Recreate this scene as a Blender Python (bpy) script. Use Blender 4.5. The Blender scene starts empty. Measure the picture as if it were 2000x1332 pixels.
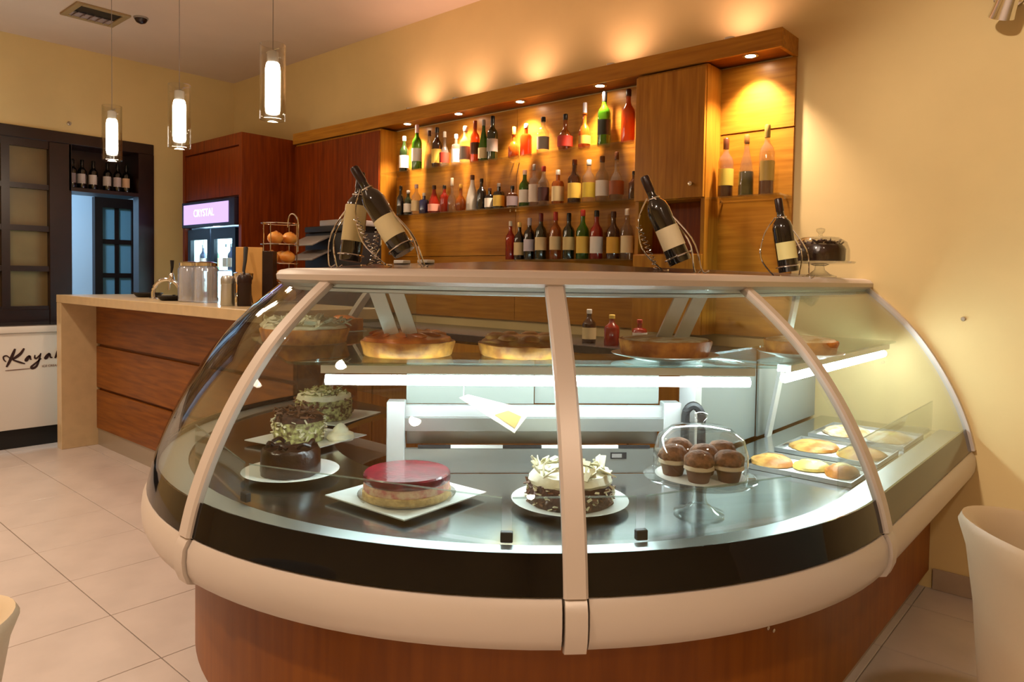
import bpy, bmesh, math, random
from mathutils import Vector, Matrix
random.seed(7)
scene = bpy.context.scene
col = scene.collection
R = math.radians
# ------------------------------------------------------------------ camera
YAW, PITCH, ROLL, FPX = -41.33, -2.016, 0.906, 1404.0
CAMLOC = Vector((0.0, -3.38, 1.26))
_f = Vector((math.sin(R(YAW))*math.cos(R(PITCH)), math.cos(R(YAW))*math.cos(R(PITCH)), math.sin(R(PITCH))))
_r0 = Vector((math.cos(R(YAW)), -math.sin(R(YAW)), 0)); _u0 = _r0.cross(_f)
_r = _r0*math.cos(R(ROLL)) + _u0*math.sin(R(ROLL)); _u = -_r0*math.sin(R(ROLL)) + _u0*math.cos(R(ROLL))
cam = bpy.data.cameras.new('camera'); camo = bpy.data.objects.new('camera', cam); col.objects.link(camo)
cam.sensor_width = 36; cam.lens = FPX/2000*36; cam.shift_y = -0.0365; cam.clip_start = 0.02
m3 = Matrix((_r, _u, -_f)).transposed()
camo.matrix_world = Matrix.Translation(CAMLOC) @ m3.to_4x4()
scene.camera = camo
# ------------------------------------------------------------------ world, exposure, room lights
w = bpy.data.worlds.new('world'); scene.world = w; w.use_nodes = True
w.node_tree.nodes['Background'].inputs[0].default_value = (1, .8, .6, 1)
w.node_tree.nodes['Background'].inputs[1].default_value = 0.0
vs = scene.view_settings
vs.view_transform = 'Standard'; vs.look = 'None'; vs.gamma = 1; vs.use_curve_mapping = False
vs.exposure = EXPOSURE = 0.85
cy_ = scene.cycles
cy_.max_bounces = 8; cy_.diffuse_bounces = 4; cy_.glossy_bounces = 4; cy_.transmission_bounces = 6; cy_.transparent_max_bounces = 32
cy_.caustics_reflective = False; cy_.caustics_refractive = False; cy_.sample_clamp_indirect = 4.0
WARM = (1.0, .66, .36)
def lamp(kind, name, loc, energy, color=WARM, target=None, size=.08, angle=100, blend=.8):
    l = bpy.data.lights.new(name, kind); l.energy = energy; l.color = color
    if kind == 'AREA': l.shape = 'DISK'; l.size = size
    else: l.shadow_soft_size = size
    if kind == 'SPOT': l.spot_size = R(angle); l.spot_blend = blend
    o = bpy.data.objects.new(name, l); col.objects.link(o); o.location = loc
    if target is not None:
        d = Vector(target) - Vector(loc); o.rotation_euler = d.to_track_quat('-Z', 'Y').to_euler()
    return o
CEIL = 3.05
for i, (x, y, e) in enumerate(((-4.7, -2.9, 46), (-2.9, -3.6, 62), (-1.3, -4.3, 62), (.75, -3.1, 50), (1.6, -4.9, 50), (-5.6, -4.2, 40))):
    lamp('SPOT', 'ceiling_downlight_offscreen', (x, y, CEIL-.03), e*1.75, (1., .77, .57), (x, y, 0), .09, 140, .9)
lamp('SPOT', 'ceiling_spot_offscreen', (-.9, -3.5, CEIL-.03), 228, (1., .80, .63), (-.1, 0, 1.35), .10, 46, .7)
# ------------------------------------------------------------------ mesh helpers
class MB:
    def __init__(s): s.v = []; s.f = []
    def add(s, vs_, fs): n = len(s.v); s.v += [tuple(q) for q in vs_]; s.f += [tuple(i+n for i in f) for f in fs]; return s
    def box(s, x0, x1, y0, y1, z0, z1):
        return s.add([(x, y, z) for z in (z0, z1) for y in (y0, y1) for x in (x0, x1)],
                     [(0,2,3,1), (4,5,7,6), (0,1,5,4), (2,6,7,3), (0,4,6,2), (1,3,7,5)])
    def prism(s, poly, z0, z1):
        n = len(poly)
        return s.add([(x, y, z0) for x, y in poly]+[(x, y, z1) for x, y in poly],
                     [tuple(range(n-1, -1, -1)), tuple(range(n, 2*n))]+[(i, (i+1) % n, n+(i+1) % n, n+i) for i in range(n)])
    def lathe(s, prof, c=(0, 0), n=24, cap=True, jit=0, rnd=None):
        vs_ = []
        for r, z in prof:
            for k in range(n):
                a = 2*math.pi*k/n; q = r*(1+(rnd.uniform(-jit, jit) if rnd else 0))
                vs_.append((c[0]+q*math.cos(a), c[1]+q*math.sin(a), z+(rnd.uniform(-jit, jit)*r*.5 if rnd else 0)))
        fs = [(j*n+k, j*n+(k+1) % n, (j+1)*n+(k+1) % n, (j+1)*n+k) for j in range(len(prof)-1) for k in range(n)]
        if cap: fs += [tuple(range(n-1, -1, -1)), tuple(range((len(prof)-1)*n, len(prof)*n))]
        return s.add(vs_, fs)
    def sweep(s, prof, sts, cap=True):
        n = len(prof); vs_ = [st(r, z) for st in sts for r, z in prof]
        fs = [(j*n+k, (j+1)*n+k, (j+1)*n+(k+1) % n, j*n+(k+1) % n) for j in range(len(sts)-1) for k in range(n)]
        if cap: fs += [tuple(range(n)), tuple(range(len(sts)*n-1, (len(sts)-1)*n-1, -1))]
        return s.add(vs_, fs)
    def tube(s, pts, rad, n=8, cap=True):
        pts = [Vector(p) for p in pts]; up = Vector((.13, .27, .95)); vs_ = []
        for i, p in enumerate(pts):
            t = (pts[min(i+1, len(pts)-1)] - pts[max(i-1, 0)]).normalized()
            a = t.cross(up)
            if a.length < 1e-3: a = t.cross(Vector((1, 0, 0)))
            a.normalize(); b = t.cross(a); rr = rad[i] if isinstance(rad, (list, tuple)) else rad
            for k in range(n):
                q = 2*math.pi*k/n; vs_.append(p + a*math.cos(q)*rr + b*math.sin(q)*rr)
        fs = [(j*n+k, j*n+(k+1) % n, (j+1)*n+(k+1) % n, (j+1)*n+k) for j in range(len(pts)-1) for k in range(n)]
        if cap: fs += [tuple(range(n-1, -1, -1)), tuple(range((len(pts)-1)*n, len(pts)*n))]
        return s.add(vs_, fs)
    def blob(s, c, rx, ry, rz, rnd=None, jit=0, nu=12, nv=7, flat=False):
        vs_ = [(c[0], c[1], c[2]+(0 if flat else -rz))]
        for j in range(1, nv):
            ph = -math.pi/2+math.pi*j/nv
            for k in range(nu):
                a = 2*math.pi*k/nu; q = 1+(rnd.uniform(-jit, jit) if rnd else 0)
                z = math.sin(ph)*rz*q
                if flat and z < 0: z = z*.12
                vs_.append((c[0]+math.cos(a)*math.cos(ph)*rx*q, c[1]+math.sin(a)*math.cos(ph)*ry*q, c[2]+z))
        vs_.append((c[0], c[1], c[2]+rz)); L = len(vs_)-1
        fs = [(0, 1+(k+1) % nu, 1+k) for k in range(nu)]
        fs += [(1+j*nu+k, 1+j*nu+(k+1) % nu, 1+(j+1)*nu+(k+1) % nu, 1+(j+1)*nu+k) for j in range(nv-2) for k in range(nu)]
        fs += [(L, 1+(nv-2)*nu+k, 1+(nv-2)*nu+(k+1) % nu) for k in range(nu)]
        return s.add(vs_, fs)
    def xf(s, M): s.v = [tuple(M @ Vector(q)) for q in s.v]; return s
    def build(s, name, mat, parent=None, smooth=40, bevel=0, bseg=2):
        off = parent_world(parent)
        me = bpy.data.meshes.new(name); me.from_pydata([(x-off[0], y-off[1], z-off[2]) for x, y, z in s.v], [], s.f)
        bm = bmesh.new(); bm.from_mesh(me); bmesh.ops.recalc_face_normals(bm, faces=bm.faces)
        if bevel: bmesh.ops.bevel(bm, geom=list(bm.edges), offset=bevel, segments=bseg, affect='EDGES', profile=.6)
        bm.to_mesh(me); bm.free()
        if smooth:
            me.polygons.foreach_set('use_smooth', [True]*len(me.polygons)); me.set_sharp_from_angle(angle=R(smooth))
        me.materials.append(mat); me.update()
        o = bpy.data.objects.new(name, me); col.objects.link(o)
        if parent is not None: o.parent = parent
        return o
def parent_world(p):
    v = Vector((0, 0, 0))
    while p is not None: v += p.location; p = p.parent
    return v
def bx(*a): return MB().box(*a)
def tag(o, label, cat, group=None):
    o['label'] = label; o['category'] = cat
    if group: o['group'] = group
    return o
def thing(name, loc, label, cat, group=None):
    o = bpy.data.objects.new(name, None); col.objects.link(o); o.location = loc; o.empty_display_size = .05
    return tag(o, label, cat, group)
def struct(o): o['kind'] = 'structure'; return o
def local(parent, name, mb, mat, **k):
    """mesh given in the parent's own coordinates"""
    off = parent_world(parent); mb.v = [(x+off[0], y+off[1], z+off[2]) for x, y, z in mb.v]
    return mb.build(name, mat, parent, **k)
def catmull(pts, n):
    out = []; P = [pts[0]]+list(pts)+[pts[-1]]
    for i in range(1, len(P)-2):
        for k in range(n):
            t = k/n; q = []
            for d in range(len(pts[0])):
                a, b, c, e = P[i-1][d], P[i][d], P[i+1][d], P[i+2][d]
                q.append(.5*(2*b+(c-a)*t+(2*a-5*b+4*c-e)*t*t+(3*b-a-3*c+e)*t**3))
            out.append(tuple(q))
    return out+[tuple(pts[-1])]
# ------------------------------------------------------------------ materials
def newmat(name):
    m = bpy.data.materials.new(name); m.use_nodes = True; nt = m.node_tree; nt.nodes.clear()
    out = nt.nodes.new('ShaderNodeOutputMaterial'); return m, nt, out
def N(nt, t, **k):
    n = nt.nodes.new(t)
    for a, b in k.items():
        if a in n.inputs.keys() if hasattr(n.inputs, 'keys') else False: n.inputs[a].default_value = b
        else: setattr(n, a, b)
    return n
def c4(c): return (c[0], c[1], c[2], 1)
def srgb(r, g, b):
    return tuple(((x/255)/12.92 if x/255 <= .04045 else ((x/255+.055)/1.055)**2.4) for x in (r, g, b))
def princ(name, color, rough=.5, metal=0, var=.0, scale=30, bump=0, bscale=200, coat=0, spec=.5, emit=None, estr=0, c2=None, sss=0):
    m, nt, out = newmat(name); b = N(nt, 'ShaderNodeBsdfPrincipled'); nt.links.new(b.outputs[0], out.inputs[0])
    b.inputs['Base Color'].default_value = c4(color); b.inputs['Roughness'].default_value = rough; b.inputs['Metallic'].default_value = metal
    b.inputs['Specular IOR Level'].default_value = spec; b.inputs['Coat Weight'].default_value = coat; b.inputs['Coat Roughness'].default_value = .08
    if emit: b.inputs['Emission Color'].default_value = c4(emit); b.inputs['Emission Strength'].default_value = estr
    tc = N(nt, 'ShaderNodeTexCoord')
    if var or c2:
        no = N(nt, 'ShaderNodeTexNoise'); no.inputs['Scale'].default_value = scale; no.inputs['Detail'].default_value = 6
        nt.links.new(tc.outputs['Object'], no.inputs['Vector'])
        mx = N(nt, 'ShaderNodeMix', data_type='RGBA'); cr = N(nt, 'ShaderNodeValToRGB')
        cr.color_ramp.elements[0].position = .38; cr.color_ramp.elements[1].position = .62
        d = c2 or tuple(x*(1-var) for x in color)
        mx.inputs[6].default_value = c4(color); mx.inputs[7].default_value = c4(d)
        nt.links.new(no.outputs[0], cr.inputs[0]); nt.links.new(cr.outputs[0], mx.inputs[0]); nt.links.new(mx.outputs[2], b.inputs['Base Color'])
    if bump:
        n2 = N(nt, 'ShaderNodeTexNoise'); n2.inputs['Scale'].default_value = bscale; n2.inputs['Detail'].default_value = 4
        nt.links.new(tc.outputs['Object'], n2.inputs['Vector'])
        bp_ = N(nt, 'ShaderNodeBump'); bp_.inputs['Strength'].default_value = bump; bp_.inputs['Distance'].default_value = .004
        nt.links.new(n2.outputs[0], bp_.inputs['Height']); nt.links.new(bp_.outputs[0], b.inputs['Normal'])
    return m
def wood(name, ca, cb, axis='z', rough=.35, scale=9., coat=.25, stretch=14):
    m, nt, out = newmat(name); b = N(nt, 'ShaderNodeBsdfPrincipled'); nt.links.new(b.outputs[0], out.inputs[0])
    tc = N(nt, 'ShaderNodeTexCoord'); mp = N(nt, 'ShaderNodeMapping')
    sc = [scale*stretch/6]*3; sc['xyz'.index(axis)] = scale/6
    mp.inputs['Scale'].default_value = sc; nt.links.new(tc.outputs['Object'], mp.inputs[0])
    no = N(nt, 'ShaderNodeTexNoise'); no.inputs['Scale'].default_value = 2.2; no.inputs['Detail'].default_value = 6; no.inputs['Distortion'].default_value = .35
    nt.links.new(mp.outputs[0], no.inputs['Vector'])
    cr = N(nt, 'ShaderNodeValToRGB'); e = cr.color_ramp.elements
    e[0].position = .22; e[0].color = c4(ca); e[1].position = .80; e[1].color = c4(cb)
    nt.links.new(no.outputs[0], cr.inputs[0]); nt.links.new(cr.outputs[0], b.inputs['Base Color'])
    b.inputs['Roughness'].default_value = rough; b.inputs['Specular IOR Level'].default_value = .28; b.inputs['Coat Weight'].default_value = coat; b.inputs['Coat Roughness'].default_value = .2
    bp_ = N(nt, 'ShaderNodeBump'); bp_.inputs['Strength'].default_value = .08; bp_.inputs['Distance'].default_value = .002
    nt.links.new(no.outputs[0], bp_.inputs['Height']); nt.links.new(bp_.outputs[0], b.inputs['Normal'])
    return m
def glass(name, tint=(.93, .97, .96), base=.04, rough=.0, body=0., bodycol=None, power=5):
    """thin glass: tinted see-through sheet with mirror reflection rising at grazing angles"""
    m, nt, out = newmat(name)
    tr = N(nt, 'ShaderNodeBsdfTransparent'); tr.inputs[0].default_value = c4(tint)
    gl = N(nt, 'ShaderNodeBsdfGlossy'); gl.inputs['Roughness'].default_value = rough
    lw = N(nt, 'ShaderNodeLayerWeight'); lw.inputs[0].default_value = .5
    p = N(nt, 'ShaderNodeMath', operation='POWER'); p.inputs[1].default_value = power
    ma = N(nt, 'ShaderNodeMath', operation='MULTIPLY_ADD'); ma.inputs[1].default_value = 1-base; ma.inputs[2].default_value = base
    nt.links.new(lw.outputs['Facing'], p.inputs[0]); nt.links.new(p.outputs[0], ma.inputs[0])
    mx = N(nt, 'ShaderNodeMixShader'); nt.links.new(ma.outputs[0], mx.inputs[0])
    src = tr
    if body:
        df = N(nt, 'ShaderNodeBsdfPrincipled'); df.inputs['Base Color'].default_value = c4(bodycol or tint); df.inputs['Roughness'].default_value = .15
        m2 = N(nt, 'ShaderNodeMixShader'); m2.inputs[0].default_value = body
        nt.links.new(tr.outputs[0], m2.inputs[1]); nt.links.new(df.outputs[0], m2.inputs[2]); src = m2
    nt.links.new(src.outputs[0], mx.inputs[1]); nt.links.new(gl.outputs[0], mx.inputs[2]); nt.links.new(mx.outputs[0], out.inputs[0])
    return m
def emis(name, color, strength):
    m, nt, out = newmat(name); e = N(nt, 'ShaderNodeEmission'); e.inputs[0].default_value = c4(color); e.inputs[1].default_value = strength
    nt.links.new(e.outputs[0], out.inputs[0]); return m
M = {}
M['wall'] = princ('cream_plaster', (.76, .59, .28), .75, var=.05, scale=3, bump=.05, bscale=60)
M['ceil'] = princ('ceiling_paint', (.74, .60, .48), .8, var=.04, scale=2)
M['tile'] = princ('floor_tile', (.60, .52, .475), .28, var=.09, scale=5, coat=.1)
M['grout'] = princ('grout', (.30, .23, .17), .9)
M['base_tile'] = princ('skirting_tile', (.45, .35, .26), .35, var=.1, scale=8)
M['wood_v'] = wood('walnut_vertical', srgb(148, 92, 18), srgb(194, 136, 42), 'z', .42, coat=.1)
M['wood_h'] = wood('walnut_horizontal', srgb(96, 48, 6), srgb(150, 88, 22), 'x', .42, coat=.08)
M['wood_panel'] = wood('walnut_panel', srgb(148, 92, 18), srgb(194, 136, 42), 'x', .42, coat=.1)
M['wood_fascia'] = wood('walnut_fascia', srgb(148, 92, 18), srgb(194, 136, 42), 'x', .42, coat=.1)
M['wood_red'] = wood('reddish_wood', srgb(92, 29, 1), srgb(146, 64, 8), 'z', .4, coat=.08)  # redder and darker tone than the other cabinet wood
M['wood_base'] = wood('case_veneer', srgb(118, 62, 8), srgb(148, 86, 18), 'z', .42, 5., .05)
M['dark_wood'] = princ('dark_stained_wood', srgb(38, 14, 10), .35, var=.3, scale=12)
M['alu'] = princ('champagne_aluminium', (.60, .53, .47), .42, .15, bump=.02, bscale=400)
M['alu_cool'] = princ('satin_aluminium', (.72, .73, .72), .35, .6)
M['black'] = princ('black_glass', (.003, .003, .004), .05, spec=.35)
M['rubber'] = princ('black_rubber', (.012, .012, .013), .5)
M['steel'] = princ('brushed_steel', (.62, .65, .66), .16, 1., bump=.02, bscale=120)
M['steel_soft'] = princ('matt_steel', (.55, .58, .57), .34, .9)
M['chrome'] = princ('chrome', (.8, .8, .8), .1, 1.)
M['topslab'] = princ('dark_granite', (.055, .045, .042), .22, var=.4, scale=60)
M['glass'] = glass('case_glass')
M['glass_edge'] = glass('acrylic_edge', (.85, .93, .92), .10, body=.12, bodycol=(.8, .95, .93))
M['shelf_glass'] = glass('shelf_glass', (.82, .92, .90), .06)
M['bar_shelf'] = glass('bar_shelf_glass', (.95, .95, .92), .08, body=.03, bodycol=(.10, .06, .03))
M['clear'] = glass('clear_glassware', (.94, .95, .94), .07, power=3)
M['porcelain'] = princ('white_porcelain', (.86, .86, .83), .18, coat=.3)
M['tube'] = emis('fluorescent_tube', (.86, .97, 1.0), 32)
M['stone'] = princ('cream_stone', (.62, .47, .27), .3, var=.08, scale=14, coat=.1)
M['kick'] = princ('kick_plate', (.42, .36, .28), .3, .5)
M['white_enamel'] = princ('white_enamel', (.72, .68, .62), .35)
M['ink'] = princ('brown_ink', srgb(46, 14, 8), .6)
M['ink_pale'] = princ('pale_ink', srgb(120, 92, 80), .6)
M['blackp'] = princ('black_plastic', (.014, .012, .011), .5, spec=.3)
M['greyp'] = princ('grey_plastic', (.30, .27, .25), .4)
M['paper'] = princ('cream_paper', (.80, .72, .55), .7)
M['whitep'] = princ('white_paper', (.85, .83, .78), .7)
M['leather'] = princ('cream_leather', (.58, .47, .32), .45, bump=.12, bscale=90)
# ================================================================== SETTING
XL, XR, YF = -6.5, 3.0, -6.5
fl = struct(bx(XL-2.2, XR, YF, .12, -.06, -.006).build('floor', M['grout'], smooth=0))
TW = .4326; tm = None
for i in range(-9, 11):
    for j in range(-4, 7):
        x0 = -2.808+TW*i; y0 = -2.39+.43*j
        x1 = x0+TW; y1 = min(y0+.43, -.0)
        if x1 > 1.6 or y0 < -4.2 or y1-y0 < .02: continue
        if y1-y0 > .42:
            if tm is None:
                o = bx(.0018, TW-.0018, .0018, .4282, -.006, 0).build('tile', M['tile'], smooth=0, bevel=.0012, bseg=1); tm = o.data
            else: o = bpy.data.objects.new('tile', tm); col.objects.link(o)
            o.location = (x0, y0, 0)
        else: o = bx(x0+.0018, x1-.0018, y0+.0018, y1-.001, -.006, 0).build('tile', M['tile'], smooth=0)
        o.parent = fl
# far floor beyond the singled-out tiles
struct(bx(1.52, XR, YF, 0, -.006, 0).build('floor_far', M['tile'], smooth=0))
struct(bx(XL, 1.52, YF, -4.115, -.006, 0).build('floor_near', M['tile'], smooth=0))
struct(bx(XL-.12, XR+.12, 0, .12, -.05, CEIL+.1).build('wall_back', M['wall'], smooth=0))
struct(bx(XR, XR+.12, YF, 0, -.05, CEIL+.1).build('wall_right', M['wall'], smooth=0))
struct(bx(XL-.12, XR+.12, YF-.12, YF, -.05, CEIL+.1).build('wall_front', M['wall'], smooth=0))
struct(bx(XL-.12, XR, YF, 0, CEIL, CEIL+.1).build('ceiling', M['ceil'], smooth=0))
FT = 2.365; OY0, OY1 = -2.75, -.735
mb = bx(XL-.12, XL, OY0, OY1, FT, CEIL); mb.box(XL-.12, XL, OY1, 0, 0, CEIL); mb.box(XL-.12, XL, YF, OY0, 0, CEIL)
struct(mb.build('wall_left', M['wall'], smooth=0))
struct(bx(-.62, XR, -.012, 0, 0, .085).build('baseboard_back', M['base_tile'], smooth=0, bevel=.002, bseg=1))
# --- lattice window in the left wall
FX0, FX1 = XL-.10, XL+.015
mb = bx(FX0, FX1, OY0, OY1, 2.275, FT)                       # header over window and doorway
mb.box(FX0, FX1, -1.53, -1.372, 0, 2.275); mb.box(FX0, FX1, OY0, -2.62, 0, 2.275)
mb.box(FX0, FX1-.005, -2.62, -1.53, .80, .96)
win = struct(mb.build('window_1', M['dark_wood'], smooth=0, bevel=.004, bseg=1))
bx(FX0+.02, FX1-.02, -2.62, -1.53, 0, .80).build('lower_panel', M['dark_wood'], win, smooth=0)
M['pane'] = princ('amber_frosted_glass', srgb(122, 100, 58), .4, var=.2, scale=3, coat=.3)
zr = [(2.215, 1.935), (1.895, 1.612), (1.568, 1.298), (1.255, .985)]
ycols = [(-1.79, -1.53), (-2.11, -1.845), (-2.43, -2.165)]
for y0, y1 in ((-1.845, -1.79), (-2.165, -2.11), (-2.485, -2.43)):
    bx(FX0+.01, FX1-.01, y0, y1, .96, 2.275).build('mullion', M['dark_wood'], win, smooth=0)
for k, (y0, y1) in enumerate(ycols):
    for z1, z0 in zr:
        bx(XL-.05, XL-.042, y0-.005, y1+.005, z0-.005, z1+.005).build('pane', M['pane'], win, smooth=0)
    for z1, z0 in ((2.275, 2.215), (1.935, 1.895), (1.612, 1.568), (1.298, 1.255), (.985, .955)):
        bx(FX0+.012, FX1-.012, y0, y1, z0, z1).build('glazing_bar', M['dark_wood'], win, smooth=0)
# --- doorway with a bottle recess over it
mb = bx(FX0, FX1, -.862, OY1, 0, 2.275); mb.box(FX0-.18, FX1, -1.372, -.862, 1.905, 1.935); mb.box(FX0-.2, FX0-.18, -1.40, -.84, 1.905, 2.3)
mb.box(FX0-.18, FX1, -1.39, -1.372, 1.905, 2.275); mb.box(FX0-.18, FX0, -.862, -.84, 1.905, 2.275); mb.box(FX0-.18, FX0, -1.39, -.84, 2.275, 2.3)
door1 = struct(mb.build('door_1', M['dark_wood'], smooth=0))
# --- lit room beyond the doorway
M['blue_wall'] = princ('white_paint', (.78, .82, .86), .8)
struct(bx(-8.62, -8.5, -3.2, 1.6, 0, 2.7).build('wall_corridor_back', M['blue_wall'], smooth=0))
struct(bx(-8.5, XL-.12, 1.5, 1.62, 0, 2.7).build('wall_corridor_far', M['blue_wall'], smooth=0))
struct(bx(-8.5, XL-.12, -3.32, -3.2, 0, 2.7).build('wall_corridor_near', M['blue_wall'], smooth=0))
struct(bx(-8.5, XL-.12, -3.2, 1.5, 2.6, 2.7).build('ceiling_corridor', M['blue_wall'], smooth=0))
lamp('AREA', 'corridor_lamp_offscreen', (-7.6, -1.7, 2.5), 26, (.40, .68, 1.0), (-7.8, -1.2, 0), .5)
d2 = struct(bx(-8.5, -8.42, -.555, -.478, 0, 2.06).box(-8.5, -8.42, -.182, -.04, 0, 2.06).box(-8.5, -8.42, -.478, -.182, 1.955, 2.06).build('door_2', M['dark_wood'], smooth=0))
bx(-8.47, -8.44, -.351, -.308, 0, 1.955).build('mullion', M['dark_wood'], d2, smooth=0)
M['pane2'] = glass('frosted_door_glass', (.3, .5, .6), .06, body=.75, bodycol=(.30, .50, .58))
for z0, z1 in ((.12, .80), (.86, 1.198), (1.248, 1.564), (1.613, 1.955)):
    for y0, y1 in ((-.478, -.351), (-.308, -.182)):
        bx(-8.46, -8.452, y0, y1, z0, z1).build('pane', M['pane2'], d2, smooth=0)
for z0, z1 in ((0, .12), (.80, .86), (1.198, 1.248), (1.564, 1.613)):
    bx(-8.475, -8.435, -.478, -.182, z0, z1).build('rail', M['dark_wood'], d2, smooth=0)
# --- ceiling fittings and marks
t = thing('ceiling_vent', (-5.54, -1.51, CEIL), 'square ceiling air vent with a dark open slot above the bar counter', 'vent')
local(t, 'frame', MB().box(-.17, .17, -.17, -.13, -.014, 0).box(-.17, .17, .13, .17, -.014, 0).box(-.17, -.13, -.13, .13, -.014, 0).box(.13, .17, -.13, .13, -.014, 0), princ('vent_frame', (.35, .25, .12), .5), bevel=.002, bseg=1)
local(t, 'backing', bx(-.13, .13, -.13, .13, -.004, 0), M['blackp'])
sl = princ('vent_slat', (.36, .29, .30), .4)
for k in range(5):
    q = bx(-.125, -.035+.0*k, -.016, .016, -.0015, .0015); q.xf(Matrix.Translation((.16 if k > 9 else 0, -.10+.05*k, -.010)) @ Matrix.Rotation(R(35), 4, 'X')); local(t, 'slat', q, sl)
local(t, 'damper', bx(-.13, -.04, -.13, .13, -.009, -.005), sl)
t = thing('smoke_detector', (-5.36, -1.28, CEIL), 'small dark round detector on the ceiling beside the air vent', 'detector')
local(t, 'base', MB().lathe([(.045, -.012), (.048, -.006), (.048, 0)], n=20), M['greyp']); local(t, 'sensor', MB().lathe([(.006, -.045), (.03, -.035), (.04, -.02), (.042, -.012)], n=20), M['dark_wood'])
t = thing('wall_hook', (XL+.0, -1.385, 2.44), 'tiny brown hook on the cream wall over the doorway', 'hook')
local(t, 'plate', MB().lathe([(.016, 0), (.016, .006), (.008, .010)], n=14).xf(Matrix.Rotation(R(90), 4, 'Y')), M['kick']); local(t, 'peg', MB().lathe([(.006, .008), (.006, .03), (.009, .034)], n=10).xf(Matrix.Rotation(R(90), 4, 'Y')), M['kick'])
t = thing('wall_bolt', (-.545, 0, 1.125), 'small grey bolt head in the cream wall over the case end', 'bolt')
local(t, 'head', MB().lathe([(.009, 0), (.009, .006), (.006, .010)], n=12).xf(Matrix.Rotation(R(90), 4, 'X')), M['kick'])
t = thing('wall_spotlight', (-.43, 0, 2.385), 'chrome spotlight on a round bracket high on the cream wall', 'spotlight')
local(t, 'mount', MB().lathe([(.055, 0), (.055, .012), (.03, .025)], n=24).xf(Matrix.Rotation(R(90), 4, 'X')), M['chrome'])
local(t, 'arm', MB().tube([(0, -.02, 0), (0, -.07, -.01), (.0, -.10, -.04)], .009), M['chrome'])
mm = Matrix.Translation((0, -.11, -.07)) @ Matrix.Rotation(R(28), 4, 'X') @ Matrix.Rotation(R(20), 4, 'Y')
local(t, 'lamp_head', MB().lathe([(.020, .05), (.035, .04), (.04, -.01), (.045, -.045), (.041, -.045), (.034, -.01)], n=24, cap=False).xf(mm), M['chrome'])
local(t, 'lens', MB().lathe([(.036, -.03), (.036, -.024)], n=24).xf(mm), M['porcelain'])
# ================================================================== PENDANTS
M['pend'] = emis('frosted_lamp', (1., .84, .66), 15)
def pendant(x, y, zb, label):
    t = thing('pendant_lamp', (x, y, zb), label, 'pendant lamp', 'pendant lamps over the bar counter')
    h = .345
    local(t, 'cable', MB().tube([(0, 0, h-.03), (0, 0, CEIL-zb-.02)], .0022, 6), M['greyp'])
    local(t, 'ceiling_rose', MB().lathe([(.045, CEIL-zb-.025), (.05, CEIL-zb-.02), (.05, CEIL-zb)], n=20), M['ceil'])
    local(t, 'glass_shade', MB().lathe([(.058, 0), (.058, h), (.0545, h), (.0545, 0), (.058, 0)], n=28, cap=False), M['clear'])
    d = local(t, 'diffuser', MB().lathe([(.004, .045), (.030, .05), (.034, .06), (.034, .23), (.030, .255), (.026, .262)], n=20), M['pend'])
    local(t, 'holder', MB().lathe([(.026, .262), (.026, .31), (.012, .318)], n=18), M['porcelain'])
    local(t, 'cross_bar', MB().tube([(-.056, 0, .318), (.056, 0, .318)], .003, 6), M['chrome'])
    lamp('POINT', 'pendant_bulb', (x, y, zb-.02), 3.2, (1., .78, .55), None, .05)
pendant(-3.06, -1.6, 1.975, 'lit clear glass cylinder pendant lamp hanging by the display case end of the bar')
pendant(-4.03, -1.6, 1.950, 'lit clear glass cylinder pendant lamp in the middle of the row over the bar')
pendant(-5.0, -1.6, 1.975, 'lit clear glass cylinder pendant lamp hanging before the lattice window and doorway')
# ================================================================== BACK BAR
bar = thing('wall_paneling', (-2.7, 0, .95), 'warm brown wood panelling behind the bottle shelves', 'panelling')
for x0, x1, z0, z1, mt in ((-4.08, -2.935, 1.0, 1.40, 'wood_panel'), (-4.08, -2.935, 1.404, 2.30, 'wood_panel'), (-2.931, -1.985, 1.0, 2.30, 'wood_panel'), (-1.60, -1.24, 1.984, 2.30, 'wood_panel'), (-1.60, -1.24, 1.0, 1.976, 'wood_panel')):
    bx(x0, x1, -.022, -.001, z0, z1).build('panel', M[mt], bar, smooth=0)
bx(-1.60, -1.242, -.006, -.001, 1.974, 1.986).build('groove_strip', M['wood_panel'], bar, smooth=0)
can = thing('bar_canopy', (-3.2, 0, 2.30), 'long wooden canopy box over the bottle shelves with recessed lights', 'canopy')
bx(-5.16, -1.238, -.20, -.182, 2.302, 2.386).build('fascia', M['wood_fascia'], can, smooth=0, bevel=.001, bseg=1)
bx(-1.256, -1.238, -.1815, -.001, 2.302, 2.386).build('end_cap', M['wood_fascia'], can, smooth=0, bevel=.001, bseg=1)
bx(-5.16, -1.257, -.1815, -.001, 2.312, 2.330).build('soffit', M['wood_h'], can, smooth=0)
bx(-5.16, -1.257, -.1815, -.001, 2.36, 2.372).build('top_board', M['wood_h'], can, smooth=0)
M['bulb'] = emis('halogen_bulb', (1., .82, .6), 60)
for k, x in enumerate((-1.41, -2.25, -2.82, -3.34, -3.84)):
    s_ = MB().lathe([(.036, 2.306), (.036, 2.312), (.024, 2.312), (.024, 2.306), (.036, 2.306)], (x, -.13), 20, cap=False).build('spot_ring', M['chrome'], can)
    MB().lathe([(.023, 2.3085), (.023, 2.3118)], (x, -.13), 16).build('spot_bulb', M['bulb'], s_)
    lamp('SPOT', 'canopy_spot', (x, -.13, 2.300), 48, (1., .72, .54), (x, -.05, 1.55), .02, 100, .9)
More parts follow.
